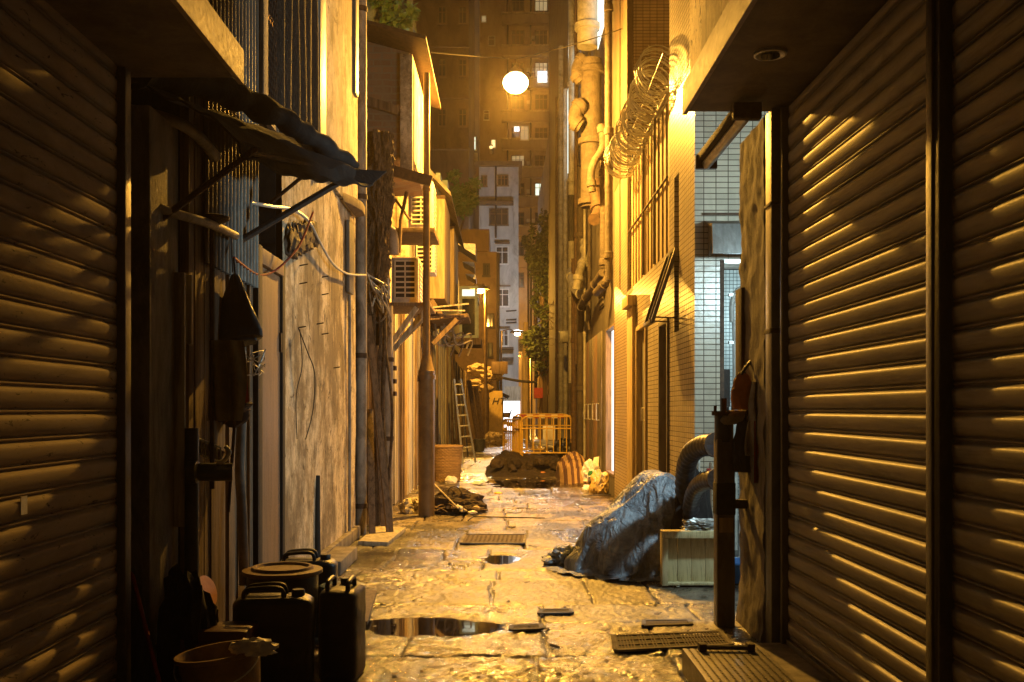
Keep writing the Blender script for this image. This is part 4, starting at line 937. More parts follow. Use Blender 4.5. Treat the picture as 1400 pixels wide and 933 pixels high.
# second shelf with junk beyond the lamp
sh = thing('wall_shelf', 'sagging plank shelf piled with scrap beyond the lamp post', 'shelf', (-1.4,20,3.4))
d0 = 20
MB().prism([P(588,432,d0),P(640,428,d0),P(640,433,d0),P(588,437,d0)], (0,1.6,0)).build('deck', m_wood, sh)
for k, (a, b2) in enumerate(((P(592,470,d0),P(625,436,d0)), (P(604,455,d0+.5),P(640,430,d0+.5)), (P(590,410,d0),P(606,434,d0)))):
    MB().bar(a, b2, .07, .09).build('bracket', m_wood, sh)
for k, (a, b2, mt) in enumerate(((P(592,420,d0-.1),P(641,415,d0-.1),m_wood_pale),(P(590,424,d0-.15),P(636,424.5,d0-.15),m_wood_pale))):
    MB().bar(a, b2, .05, .03).build('rail', mt, sh)
for k in range(6):
    random.seed(120+k); a = P(600+random.uniform(-8,20), 440+random.uniform(-5,25), 21); MB().tube(arc_pts([a, a+Vector((.1,0,-.3)), a+Vector((.4,.3,-.2)), a+Vector((.3,.5,-.5))]), .02, 5).build('scrap_wire', m_pipe, sh, smooth=True)
random.seed(5)
# yellow boxes on the wall
for u0, u1, v0, v1, d0, l in ((594,608,268,408,20.5,'nearer tall blank box sign glowing yellow past the lamp post'),(609,621,306,416,24.5,'second narrower blank box sign behind the yellow one')):
    t = thing('box_sign', l, 'sign', (PX(u0,d0), d0, PZ(v1,d0)), 'blank box signs on the left wall')
    MB().box(PX(u0-14,d0), PX(u1,d0), d0, d0+2.0, PZ(v1,d0), PZ(v0,d0)).build('body', m_wood_yel, t, bevel=.02)
    MB().box(PX(u0-14,d0)-.01, PX(u1,d0)+.012, d0-.02, d0-.003, PZ(v0,d0)-.05, PZ(v0,d0)+.02).build('trim', m_rust, t)
# ---------------- brick gable
b = thing('brick_gable', 'old brick upper storey with sloping roof edge behind the tall drain pipe', 'building', (-2.2,16,4.3))
z0 = 5.0
mb = MB(); mb.prism([(-3.2,13.8,z0),(-1.32,13.8,z0),(-1.32,13.8,6.45),(-3.2,13.8,6.95)], (0,2.5,0)); mb.build('brickwork', m_brick, b, origin=(0,0,0))
MB().box(-1.44,-1.27,13.7,13.95,4.7,6.4).build('corner_post', m_plaster_col, b, bevel=.01)
MB().box(-1.315,-1.27,13.96,16.3,z0,6.4).build('side_render', m_plaster, b)
MB().prism([(-3.3,13.3,7.05),(-1.05,13.3,6.45),(-1.05,13.3,6.50),(-3.3,13.3,7.10)], (0,3.1,0)).build('roof_sheet', m_rust, b)
MB().bar((-3.2,13.74,6.15),(-1.45,13.74,5.62),.10,.12).build('beam', m_wood, b)
MB().bar((-2.2,13.6,4.95),(-1.0,13.6,4.62),.06,.14).build('beam', m_rust, b)
# ---------------- lower shacks along left
def shack(label, y0, y1, h, X, mat, mat2, seed, roof=True):
    random.seed(seed)
    t = thing('shack', label, 'shack', (X-1, (y0+y1)/2, 0), 'board shacks along the left wall')
    mb = MB(); m2 = MB(); y = y0
    while y < y1-.02:
        w_ = random.uniform(.12,.42); w_ = min(w_, y1-y); (mb if random.random() < .6 else m2).box(X-.06+random.uniform(-.02,.03), X+random.uniform(-.03,.05), y, y+w_-.012, 0, h+random.uniform(-.15,.05)); y += w_
    mb.build('boards', mat, t)
    if m2.v: m2.build('boards', mat2, t)
    MB().box(X-1.6, X-.10, y0, y1, 0, h).build('shed_body', m_dark, t)
    for k in range(3):
        yy = random.uniform(y0, y1-.2); MB().box(X+.06, X+.11, yy, yy+.07, 0, h-.1).build('batten', m_wood, t)
    return t
shack('shack of dark boards and hinges between trunk and lamp post', 12.2, 15.4, 3.0, -1.83, m_wood, m_wood_yel, 1)
shack('shack of ochre boards directly behind the lamp post', 15.42, 19.3, 3.9, WX, m_wood_yel, m_wood_pale, 2)
shack('shack with greyed boards above the wicker basket', 19.32, 25, 3.3, WX, m_wood_pale, m_wood, 3)
shack('shack of pale sheets and boards behind the ladder', 25.02, 34, 3.6, WX, m_wood_pale, m_pipe_white, 4)
shack('dim cluttered shack beyond the ladder', 34.02, 46, 3.2, WX, m_wood, m_wood_yel, 5)
shack('farthest low shack under the brown block', 46.02, 60, 3.2, -1.9, m_wood, m_wood_yel, 6)
random.seed(21)
hs = MB()
for v in (500, 518, 535): hs.box(PX(537,15), PX(537,15)+.05, 14.9, 15.1, PZ(v+6,15), PZ(v,15))
tag(hs.build('rusty_bracket', m_rust), 'three dark hinge plates on the dark shack edge', 'hinge')
# upper left row: storeys behind signs
b = thing('tin_storey', 'upper storey clad in blue-green sheets beyond the upper air conditioner', 'building', (-3,23,4))
MB().box(-4,-1.86,19.35,23.9,3.95,6.9).build('wall', m_plaster, b)
MB().prism([P(586,228,21),P(616,262,21),P(617,268,21),P(586,236,21)], (0,7,0)).build('roof_sheet', m_pipe, b)
for u0, u1, v0, v1, d0 in ((596,602,236,268,22),(604,612,246,300,24),(613,618,270,325,26)):
    MB().box(PX(u0,d0), PX(u1,d0), d0, d0+.6, PZ(v1,d0), PZ(v0,d0)).build('sheet', MAT('teal_sheet', (.28,.36,.32), (.18,.24,.2), rough=.5), b)
b = thing('tin_storey', 'reddish upper storey with small tilted tin awnings behind the box signs', 'building', (-2.5,31,3.6))
MB().box(-4,-1.74,27,38,3.62,6.4).build('wall', MAT('red_brown_wall', (.18,.09,.07), (.1,.05,.04), rough=.8), b)
for k, (u0, v0, u1, v1, d0) in enumerate(((624,332,650,349,29),(632,357,648,366,31),(636,374,650,382,33))):
    a = P(u0,v0,d0); c_ = P(u1,v1,d0)
    MB().prism([a, Vector((c_.x,a.y,a.z-.02)), c_, ], (0,1.4,0)).build('tin_awning', m_alu, b)
gb = thing('glass_booth', 'pale green framed window box projecting from the left row', 'window box', P(640,460,30))
x0, x1 = PX(630,30), PX(651,30); za, zb = PZ(460,30), PZ(393,30)
f_ = MB()
for x in (x0, x1):
    for y in (30, 31.5): f_.box(x-.04, x+.04, y-.04, y+.04, za, zb)
for z in (za, zb-.3, zb): f_.box(x0-.041, x1+.041, 29.94, 29.955, z-.04, z+.04); f_.box(x1+.045, x1+.06, 29.96, 31.5, z-.04, z+.04)
f_.build('frame', MAT('pale_green_frame', (.42,.5,.4), (.3,.36,.3), rough=.5), gb)
MB().box(x0+.041, x1-.041, 30.0, 31.4, za+.02, zb-.32).build('glazing', m_glass, gb)
MB().box(x0+.041, x1-.041, 30.02, 30.05, zb-.26, zb-.05).build('lit_strip', m_lit_cool, gb)
MB().box(x0-.1, x1+.15, 29.8, 31.6, za-.25, za-.05).build('base_shelf', m_wood, gb)

# ---------------- foliage
def leaves(n, c, size, ls, seed):
    rnd = random.Random(seed); mb = MB(); c = Vector(c)
    cl = [(Vector((rnd.gauss(0,.42)*size[0], rnd.gauss(0,.42)*size[1], rnd.gauss(0,.42)*size[2])), rnd.uniform(.15,.42)) for _ in range(max(6, n//90))]
    for i in range(n):
        b_, r = rnd.choice(cl); v = Vector((rnd.gauss(0,1), rnd.gauss(0,1), rnd.gauss(0,1))).normalized()*r*rnd.uniform(.3,1)
        p = c + b_ + Vector((v.x*size[0], v.y*size[1], v.z*size[2]))
        a = Vector((rnd.uniform(-1,1), rnd.uniform(-1,1), rnd.uniform(-.8,.5))).normalized(); q = a.orthogonal().normalized()*ls*.32; a = a*ls
        mb.add([p, p+a*.5+q, p+a, p+a*.5-q], [(0,1,2,3)])
    return mb
def tree(name, label, base, c, size, n, ls, seed, mat, grp='dim trees down the alley', trunk_r=.12):
    t = thing(name, label, 'tree', base, grp)
    leaves(n, c, size, ls, seed).build('crown', mat, t)
    base = Vector(base); c = Vector(c); rnd = random.Random(seed+1)
    MB().tube(arc_pts([base, base.lerp(c,.5)+Vector((.1,0,0)), c]), [trunk_r*(1-.6*i/12) for i in range(13)], 8).build('trunk', m_bark, t, smooth=True)
    lm = MB()
    for k in range(6):
        s_ = base.lerp(c, rnd.uniform(.5,.95)); e = c+Vector((rnd.uniform(-1,1)*size[0]*.7, rnd.uniform(-1,1)*size[1]*.5, rnd.uniform(-.5,.8)*size[2])); lm.tube([s_, s_.lerp(e,.5)+Vector((0,0,.15)), e], [trunk_r*.4, trunk_r*.28, trunk_r*.12], 5)
    lm.build('limbs', m_bark, t)
    return t
tree('rooftop_bush', 'bright green bush sprouting from a rooftop left of the white building', P(628,318,33), P(633,272,33), (.62,.6,.62), 2600, .16, 31, m_leaf_lit, 'bushes on rooftops', .05)
tree('leafy_tree', 'dark tree hanging over the brown block on the right of the alley', P(737,560,46), P(742,370,46), (.55,1,2.3), 5200, .2, 32, m_leaf)
tree('leafy_tree', 'low dense tree beneath the brown block', P(752,540,45), P(748,462,45), (1.1,1,1.3), 5200, .2, 33, m_leaf)
tree('leafy_tree', 'small sparse tree in front of the yellow lit wall', P(733,545,52), P(728,345,52), (.5,.6,.8), 900, .2, 34, m_leaf)
tw = thing('dry_vine', 'tangle of dry golden twigs clinging above the right pipes', 'vine', P(767,480,38), None)
mb = MB(); rnd = random.Random(5)
for k in range(60):
    a = P(763+rnd.uniform(-5,6), 425+rnd.uniform(-12,55), 38+rnd.uniform(-.4,.4)); pts = [a]
    for q in range(4): a = a + Vector((rnd.uniform(-.2,.2), rnd.uniform(-.1,.1), rnd.uniform(-.12,.25))); pts.append(a)
    mb.tube(arc_pts(pts, 3), .012, 4)
mb.build('twigs', m_wood_yel, tw)
# hillside wall upper left
rw = thing('retaining_wall', 'green-lit stone retaining wall high at the upper left', 'wall', (-3,25,8))
MB().grid(lambda a, b_: Vector((-5+a*2.7+.0, 25+.25*noise.noise(Vector((a*9,b_*9,0))), 6.5+b_*9)), 50, 80).build('stonework', MAT('mossy_stone', (.24,.26,.19), (.12,.14,.09), (.05,.07,.03), rough=.9, s1=4, s3=2, bump=1, bd=.06, bs=6), rw, smooth=True, solid=.4)
ivy = tag(leaves(1600, (PX(530,24.5),24.5,PZ(10,24.5)), (.55,.3,.9), .2, 71).build('wall_shrub', m_leaf_lit), 'leafy shrub growing on the retaining wall at the top', 'shrub')
point_light('hillside_light', (-3.4, 22.5, 13.5), 90, (.8,1,.7), .2)
tag(MB().box(-5,-2.0,19.5,19.8,6.0,6.95).build('parapet', m_conc), 'low parapet under the green retaining wall', 'parapet')

# ---------------- far buildings
def win(parent, x0, x1, z0, z1, y, glass=None, frame=None, bars=1):
    fr = MB(); w_ = .07
    fr.box(x0-w_,x0,y-.08,y-.005,z0-w_,z1+w_); fr.box(x1,x1+w_,y-.08,y-.005,z0-w_,z1+w_); fr.box(x0,x1,y-.08,y-.005,z1,z1+w_); fr.box(x0-.1,x1+.1,y-.16,y-.085,z0-w_-.05,z0-.01)
    fr.box(x0,x1,y-.08,y-.005,z0-w_,z0)
    for k in range(bars): x = x0+(x1-x0)*(k+1)/(bars+1); fr.box(x-.03,x+.03,y-.07,y-.03,z0,z1)
    fr.box(x0,x1,y-.065,y-.035,z0+(z1-z0)*.68,z0+(z1-z0)*.72)
    f = fr.build('window', frame or m_wood, parent)
    MB().box(x0+.005,x1-.005,y-.028,y-.006,z0+.005,z1-.005).build('pane', glass or m_glass, f)
m_white_wall = MAT('pale_render', (.50,.50,.48), (.36,.36,.35), (.16,.15,.13), rough=.85, sc=(1,1,.4), s1=1.2, s3=.7, lo3=.55, hi3=.7)
m_tan_wall = MAT('tan_render', (.40,.30,.19), (.30,.22,.14), (.14,.10,.06), rough=.85, sc=(1,1,.5), s1=.8, s3=.6, lo3=.58, hi3=.75)
m_brown_wall = MAT('brown_render', (.15,.095,.055), (.10,.065,.04), (.05,.035,.02), rough=.9, sc=(1,1,.5), s1=1, s3=.8)
D = 75
b = thing('pale_building', 'pale rendered tenement with dark windows closing the end of the alley', 'building', (PX(683,D), D, 0))
MB().box(PX(655,D), PX(709,D), D, D+9, 0, PZ(228,D)).build('wall', m_white_wall, b)
MB().box(PX(650,D), PX(714,D), D-.5, D+9, PZ(228,D)+.01, PZ(222,D)).build('roof_slab', m_brown_wall, b)
MB().box(PX(655,D), PX(702,D), D-.5, D-.01, PZ(281,D), PZ(276,D)).build('ledge', m_brown_wall, b)
for u0,u1,v0,v1,g in ((670,694,286,307,m_glass),(679,694,338,360,m_glass),(679,695,396,418,m_glass),(684,694,452,472,m_glass),(681,694,240,253,m_glass),(659,665,241,254,m_glass)):
    win(b, PX(u0,D), PX(u1,D), PZ(v1,D), PZ(v0,D), D, g, m_wood if v0 < 300 else m_white, 1 if v0 > 300 else 2)
    if v0 > 300 : MB().box(PX(u0-2,D), PX(u1+3,D), D-.55, D-.17, PZ(v0-4,D), PZ(v0-5.5,D)).build('window_hood', m_brown_wall, b)
for k, v in enumerate((425, 437, 441)):
    MB().tube([P(692,v,D-.1), P(706,v-1,D-.4)], .05, 6).build('wall_pipe', m_dark, b)
MB().tube([P(678,225,D-.2), P(678,325,D-.2)], .07, 6).build('riser_pipe', m_dark, b)
for k in range(2): MB().box(PX(684+k*3,D), PX(702,D), D-.9, D-.01, PZ(478+k*14,D), PZ(475+k*14,D)).build('small_canopy', m_brown_wall, b)
D = 103
b = thing('tan_tower', 'tall tan apartment tower behind the street lamp glare', 'building', (PX(720,D), D, 0))
MB().box(PX(690,D), PX(769,D), D, D+12, 0, 48).build('wall', m_tan_wall, b)
MB().box(PX(655,D), PX(689.9,D), D+2.5, D+12, 0, 48).build('wing', m_tan_wall, b)
for i, v in enumerate((-14, 32, 76, 120, 165, 203, 241, 281, 321, 363)):
    MB().box(PX(686,D), PX(768,D), D-.7, D-.05, PZ(v+3,D), PZ(v-10,D)).build('balcony_band', m_tan_wall, b)
    MB().box(PX(686,D)-.05, PX(768,D)+.05, D-.8, D-.04, PZ(v-10,D)+.01, PZ(v-12,D)).build('cornice', m_plaster_col, b)
    for u0, u1, k in ((700,716,0),(732,748,1)):
        g = m_glass
        if (i, k) in ((0,1),(5,0)): g = m_lit_dim
        if (i, k) == (6,1): g = m_lit_cool
        if (i, k) == (2,1): g = m_lit_dim
        win(b, PX(u0,D), PX(u1,D), PZ(v+29,D), PZ(v+10,D), D, g, m_wood, 2)
ex = [(735,748,97,113,m_white_light),(703,710,173,180,m_white_light),(712,722,173,191,m_lit_dim),(691,692.6,249,268,m_lit_cool)]
for u0,u1,v0,v1,g in ex: win(b, PX(u0,D-.9), PX(u1,D-.9), PZ(v1,D-.9), PZ(v0,D-.9), D-.9, g, m_white, 1)
for u0,u1,v0,v1,g in ((659,664,20,28,m_lit_dim),(672,677,190,200,m_lit_warm),(647,650,186,203,m_lit_cool),(668,676,48,60,m_glass),(662,668,150,162,m_glass),(672,680,222,228,m_glass)):
    win(b, PX(u0,D+2), PX(u1,D+2), PZ(v1,D+2), PZ(v0,D+2), D+2.4, g, m_white, 0)
MB().box(PX(641,D), PX(652,D), D+1.6, D+2.4, PZ(212,D), PZ(203,D)).build('air_conditioner', m_white, b)
rnd = random.Random(77)
for i, v in enumerate((32, 76, 120, 165, 203, 241, 281, 321)):
    for u in (720, 727, 751, 757):
        if rnd.random() < .55: MB().box(PX(u,D), PX(u+4,D), D-.5, D-.06, PZ(v+24,D), PZ(v+19,D)).build('air_conditioner', m_ac, b)
for u in (694, 725.5, 763): MB().tube([(PX(u,D), D-.12, 0), (PX(u,D), D-.12, 46)], .09, 6).build('riser_pipe', m_dark, b)
# security lamp on the tower wing
sl = thing('wall_lamp', 'tiny warm wall lamp on the tower wing below the star-bright bulb', 'lamp', P(671,200,101.5))
MB().blob(P(671.5,201,101.5), (.2,.2,.16), amp=0, ridge=0, sub=2, flat=False).build('bulb', m_lit_warm, sl, smooth=True)
MB().box(PX(669,102), PX(674,102), 101.8, 105.4, PZ(199,102), PZ(198,102)).build('bracket', m_steel, sl)
b = thing('dark_tower', 'huge dark brown tower filling the sky left of the lamp', 'building', (-6, 66, 0))
D = 66
MB().box(PX(500,D), PX(641,D), D, D+12, 0, 40).build('wall', m_brown_wall, b)
for v in (-5, 65, 135, 205): MB().box(PX(525,D), PX(641,D)+.05, D-.15, D-.01, PZ(v,D), PZ(v-2,D)).build('string_course', m_brown_wall, b)
for v in (10, 82, 150):
    for u in (560, 600, 628): win(b, PX(u,D), PX(u+9,D), PZ(v+22,D), PZ(v,D), D, m_glass, m_brown_wall, 1)
b = thing('far_tower', 'dark narrow tower at the right of the tan tower', 'building', (PX(780,90), 90, 0))
D = 90
MB().box(PX(768,D), PX(840,D), D, D+10, 0, 40).build('wall', m_brown_wall, b)
for i in range(9):
    v = -5+i*38; MB().box(PX(763,D), PX(767.8,D), D+1, D+3, PZ(v+4,D), PZ(v,D)).build('air_conditioner', m_white, b)
for v in (10, 60, 120, 180): win(b, PX(769,D)+.2, PX(775,D), PZ(v+14,D), PZ(v,D), D, m_glass, m_brown_wall, 0)
D = 48
b = thing('brown_block', 'brown block with roof railing above the dark trees', 'building', (PX(760,D), D, 0))
MB().box(PX(741,D), PX(775,D), D, D+10, 0, PZ(328,D)).build('wall', MAT('brown_block_wall', (.26,.16,.09), (.18,.11,.06), (.08,.05,.03), rough=.85, s1=1), b)
MB().box(PX(739,D), PX(776,D), D-.3, D+10, PZ(328,D)+.01, PZ(325,D)).build('roof_slab', m_brown_wall, b)
rl = MB()
for v in (305,311,317): rl.tube([P(741,v,D-.2), P(774,v,D-.2)], .03, 5)
for u in range(741, 776, 4): rl.tube([P(u,326,D-.2), P(u,304,D-.2)], .025, 5)
rl.build('railing', m_dark, b)
D = 50
b = thing('brown_block', 'plain brown block with boxy penthouse left of the pale building', 'building', (PX(655,D), D, 0))
MB().box(PX(600,D), PX(679,D), D, D+8, 0, PZ(344,D)).build('wall', MAT('tan_block_wall', (.15,.10,.06), (.11,.07,.045), (.05,.035,.02), rough=.85, s1=1.2), b)
MB().box(PX(628,D), PX(669,D), D-.2, D+5, PZ(344,D)+.01, PZ(314,D)).build('penthouse', m_brown_wall, b)
MB().tube([P(681,345,D), P(681,560,D)], .08, 6).build('riser_pipe', m_dark, b)
for u0,u1,v0,v1 in ((662,668,362,376),(640,648,400,415),(666,674,430,446),(664,672,470,486)): win(b, PX(u0,D), PX(u1,D), PZ(v1,D), PZ(v0,D), D, m_glass, m_dark, 1)
# left end filler buildings behind shacks
b = thing('left_row_building', 'dark tenement row rising behind the left shacks', 'building', (-4, 36, 0))
MB().box(-8, -3.4, 12, 60, 0, 11).build('wall', m_brown_wall, b)
# yellow lit right-end wall, pole
D = 50
yw = thing('yellow_column', 'brightly lit smooth column at the right of the alley end', 'column', (PX(718,D), D, 0))
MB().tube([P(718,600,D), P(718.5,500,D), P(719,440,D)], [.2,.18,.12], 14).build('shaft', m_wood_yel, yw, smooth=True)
lone('thin_pole', 'very tall thin pole rising beside the lit column', 'pole', [(PX(723,50), 50, 0), P(722,330,50)], .05, m_dark, 6)
lone('thin_pole', 'second thin pole just left of the dark trees', 'pole', [(PX(727,49), 49, 0), P(726,345,49)], .04, m_dark, 6)
b = thing('lit_side_shop', 'yellow-lit shopfront of boards and frames under the dark trees', 'shop', (PX(750,44), 44, 0))
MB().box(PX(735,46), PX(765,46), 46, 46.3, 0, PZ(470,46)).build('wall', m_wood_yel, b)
for u in (738, 748, 757): MB().box(PX(u,45.8), PX(u+4,45.8), 45.7, 45.95, 0, PZ(475,45.8)).build('post', m_wood, b)
MB().box(PX(733,45), PX(766,45), 45.0, 45.6, PZ(506,45), PZ(502,45)).build('shelf_beam', m_wood, b)
MB().box(PX(744,45.5), PX(752,45.5), 45.3, 45.6, PZ(500,45.5), PZ(480,45.5)).build('panel', m_dark, b)
MB().box(PX(730,45.5), PX(742,45.5), 45.3, 45.6, PZ(544,45.5), PZ(530,45.5)).build('red_cloth', m_red, b)
MB().tube([P(740,500,44.8), P(752,470,44.8)], .08, 6).build('brace', m_wood, b)
for k, (u0, u1, D, top) in enumerate(((764,771,37,400),(758,764,41,455))):
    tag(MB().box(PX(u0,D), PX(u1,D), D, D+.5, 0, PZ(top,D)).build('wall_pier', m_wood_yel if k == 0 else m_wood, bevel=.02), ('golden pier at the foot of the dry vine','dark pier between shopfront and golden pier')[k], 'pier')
lone('cross_cable', 'thick sagging cable strung across the far alley', 'cable', catenary(P(686,516,47), P(748,522,47), .08), .06, m_dark, 6)
# end of alley: white light wall, truck
wl = thing('lit_shopfront', 'white-lit shopfront glaring at the end of the alley', 'shop', P(700,590,70))
D = 70
MB().box(PX(684,D), PX(711,D), D, D+.3, 0, PZ(548,D)).build('light_panel', m_white_light, wl)
MB().box(PX(690,D), PX(712,D), D, D+.3, PZ(547.9,D), PZ(528,D)).build('fascia', m_wood_pale, wl)
MB().box(PX(709,D)+.2, PX(713,D), D-.3, D-.01, 0, PZ(520,D)).build('jamb', m_white, wl)
tag(MB().prism([P(684,535,60),P(697,541,60),P(694,545,60),P(684,539,60)], (0,1.5,0)).build('small_awning', m_dark), 'little black awning silhouetted against the white-lit shopfront', 'awning')
tc = thing('trolley_heap', 'dark trolley heaped with boxes before the white light', 'trolley', (PX(694,52), 52, 0))
random.seed(3)
for k in range(7):
    x = PX(random.uniform(687,698),52); z = random.uniform(.05,1.3); MB().box(x-.14,x+.14,51.7+k*.05,52+k*.05,z,z+.22).build('box', random.choice((m_dark,m_wood,m_rust)), tc, bevel=.01)
MB().tube([P(686,610,51.6), P(699,560,51.6)], .03, 6).build('handle', m_dark, tc)
# yellow board with writing
D = 46
yb = thing('lettered_board', 'tall yellow board with dark slanted letters behind the second lamp post', 'sign board', (PX(675,D), D, 0))
MB().box(PX(660,D), PX(687,D), D, D+.06, .08, PZ(534,D)).build('board', MAT('yellow_board', (.62,.45,.15), (.5,.36,.12), (.3,.2,.08), rough=.6, s1=2), yb)
rnd = random.Random(88)
def text(s_, loc, size, mat, parent, name='lettering', ext=.004, rot=(R(90),0,0), shear=0):
    cu = bpy.data.curves.new(name, 'FONT'); cu.body = s_; cu.size = size; cu.extrude = ext; cu.shear = shear
    tmp = bpy.data.objects.new('tmp', cu); COL.objects.link(tmp)
    me = bpy.data.meshes.new_from_object(tmp.evaluated_get(bpy.context.evaluated_depsgraph_get()))
    bpy.data.objects.remove(tmp); me.materials.clear(); me.materials.append(mat)
    o = bpy.data.objects.new(name, me); COL.objects.link(o); o.parent = parent; o.location = Vector(loc) - Vector(parent['_w']); o.rotation_euler = rot
    return o
text('S', (PX(663.5,D), D-.02, PZ(551,D)), .38, m_dark, yb, shear=.3)
text('HT', (PX(672,D), D-.02, PZ(552.5,D)), .44, m_dark, yb, shear=.3)
cs = thing('character_sign', 'small cream sign with one dark Chinese character near the far lamps', 'sign', P(712,478,58))
MB().box(PX(708.5,58), PX(716.5,58), 58, 58.1, PZ(480,58), PZ(463,58)).build('board', m_wood_pale, cs)
text('\u90ca', (PX(709.6,58), 57.97, PZ(475,58)), .27, m_dark, cs)
# brown board, crumpled yellow heap under it
tag(MB().box(PX(672,44), PX(694,44), 44, 44.1, PZ(511,44), PZ(494,44)).build('brown_board', m_wood, bevel=.01), 'brown board hung above the lettered yellow board', 'board')
hp = MB()
for k, (u, v, s_) in enumerate(((655,505,.45),(664,515,.4),(652,525,.42),(676,512,.35),(662,530,.4))): hp.blob(P(u,v,44.5), (s_,.3,s_*.6), seed=k, amp=.4, ridge=.4, sub=3, flat=False)
tag(hp.build('tarpaulin_bundle', m_wood_yel, smooth=True), 'crumpled yellow-lit tarpaulin bundle slung above the lettered board', 'tarpaulin')
tag(MB().blob((PX(676,42),42,0), (.45,.3,.35), seed=4, amp=.3, ridge=.3).build('sack', m_wood_yel, smooth=True), 'lumpy sack at the foot of the yellow board', 'sack')
for i, (u0,v0,u1,v1,l) in enumerate(((655,610,641,520,'nearer board leaning beyond the ladder'),(662,612,650,528,'farther board leaning beside the second lamp post'))):
    tag(MB().bar(P(u0,v0,37+i), P(u1,v1,38+i), .16, .06).build('leaning_board', m_wood), l, 'board', 'boards leaning past the ladder')
tag(MB().lathe((PX(655.5,35.5),35.5,0), [(.14,0),(.17,.02),(.21,.44),(.22,.46),(.19,.46),(.17,.3)], 24).build('planter_tub', m_steel_grey, smooth=True), 'grey tub standing at the foot of the leaning boards', 'tub')

# ---------------- ladder
ld = thing('step_ladder', 'aluminium ladder leaning among the pale shacks on the left', 'ladder', (-.9, 28, 0))
def lpt(s_, t, dy=0): # s side 0/1, t height 0..1
    bl, brt = P(633,634,27.6), P(650,632,27.6); tl, trt = P(621,518,28.8), P(630,518,28.8)
    a = bl.lerp(tl, t); c_ = brt.lerp(trt, t); return a.lerp(c_, s_)
for s_ in (0,1): MB().bar(lpt(s_,0), lpt(s_,1), .05, .03).build('rail', m_alu, ld)
for k in range(8): MB().bar(lpt(0,.06+.125*k), lpt(1,.06+.125*k), .05, .035).build('rung', m_alu, ld)
MB().bar(P(622,600,29.5), P(619,520,28.9), .04, .03).build('rear_leg', m_alu, ld)
MB().bar(P(640,625,29.3), P(628,520,28.9), .04, .03).build('rear_leg', m_alu, ld)

# ---------------- wicker basket
bk = thing('wicker_basket', 'large round wicker basket behind the lamp post', 'basket', (PX(612,20.8), 20.8, 0))
c_ = Vector((PX(611,20.8),20.8,0)); mb = MB()
for j in range(22):
    z = .03+j*.032; r = .26+.06*(j/22); n = 48
    mb.tube([c_+Vector((math.cos(2*math.pi*i/n)*(r+.010*math.cos(i*math.pi/1+(j%2)*math.pi)), math.sin(2*math.pi*i/n)*(r+.010*math.cos(i*math.pi+(j%2)*math.pi)), z)) for i in range(n+1)], .015, 5, cap=False)
mb.build('weave', m_wicker, bk, smooth=True)
MB().lathe(c_, [(.24,0.01),(.29,.70),(.27,.70),(.22,.05)], 32).build('lining', m_dark, bk)
MB().tube([c_+Vector((math.cos(a_)*.325, math.sin(a_)*.325, .74)) for a_ in [2*math.pi*i/40 for i in range(41)]], .025, 6, cap=False).build('rim', m_wicker, bk, smooth=True)

# ---------------- debris pile near lamp post
random.seed(17)
dp = thing('debris_pile', 'pile of twigs, scraps and a pale stick beside the lamp post', 'debris', (-.75, 14.4, 0))
MB().blob((-.72,14.55,-.03), (.42,.32,.22), seed=12, amp=.3, ridge=.2).build('heap', m_rubble, dp)
mb = MB()
for k in range(110):
    a = Vector((random.uniform(-1.0,-.42), random.uniform(14.15,14.85), .02)); h = .30*max(0,1-abs(a.x+.75)/.35)
    p = a+Vector((0,0,h*random.random())); q = p+Vector((random.uniform(-.25,.25), random.uniform(-.2,.2), random.uniform(-.03,.12))); mb.tube([p,(p+q)/2+Vector((0,0,.02)),q], .006, 4)
mb.build('twigs', m_wood, dp)
for k in range(9):
    MB().blob((random.uniform(-.95,-.4), random.uniform(14.05,14.4), .01+random.random()*.1), (random.uniform(.03,.07),.05,.03), seed=k, amp=.5, ridge=.4, sub=2).build('scrap', random.choice((m_wood_yel,m_white,m_wood_pale)), dp)
MB().tube([P(593,661,14.6), P(627,695,14.0)], .012, 6).build('stick', m_wood_pale, dp)
MB().tube(arc_pts([P(612,690,14.3),P(614,668,14.3),P(628,668,14.3),P(636,690,14.3)]), .007, 5).build('hoop', m_dark, dp)
tag(MB().blob(P(566,703,14.25)+Vector((0,.2,0)), (.20,.18,.14), seed=22, amp=.35, ridge=.3).build('rubble_bag', m_wood_pale, smooth=True), 'crumpled pale rubble bag left of the lamp post foot', 'bag')

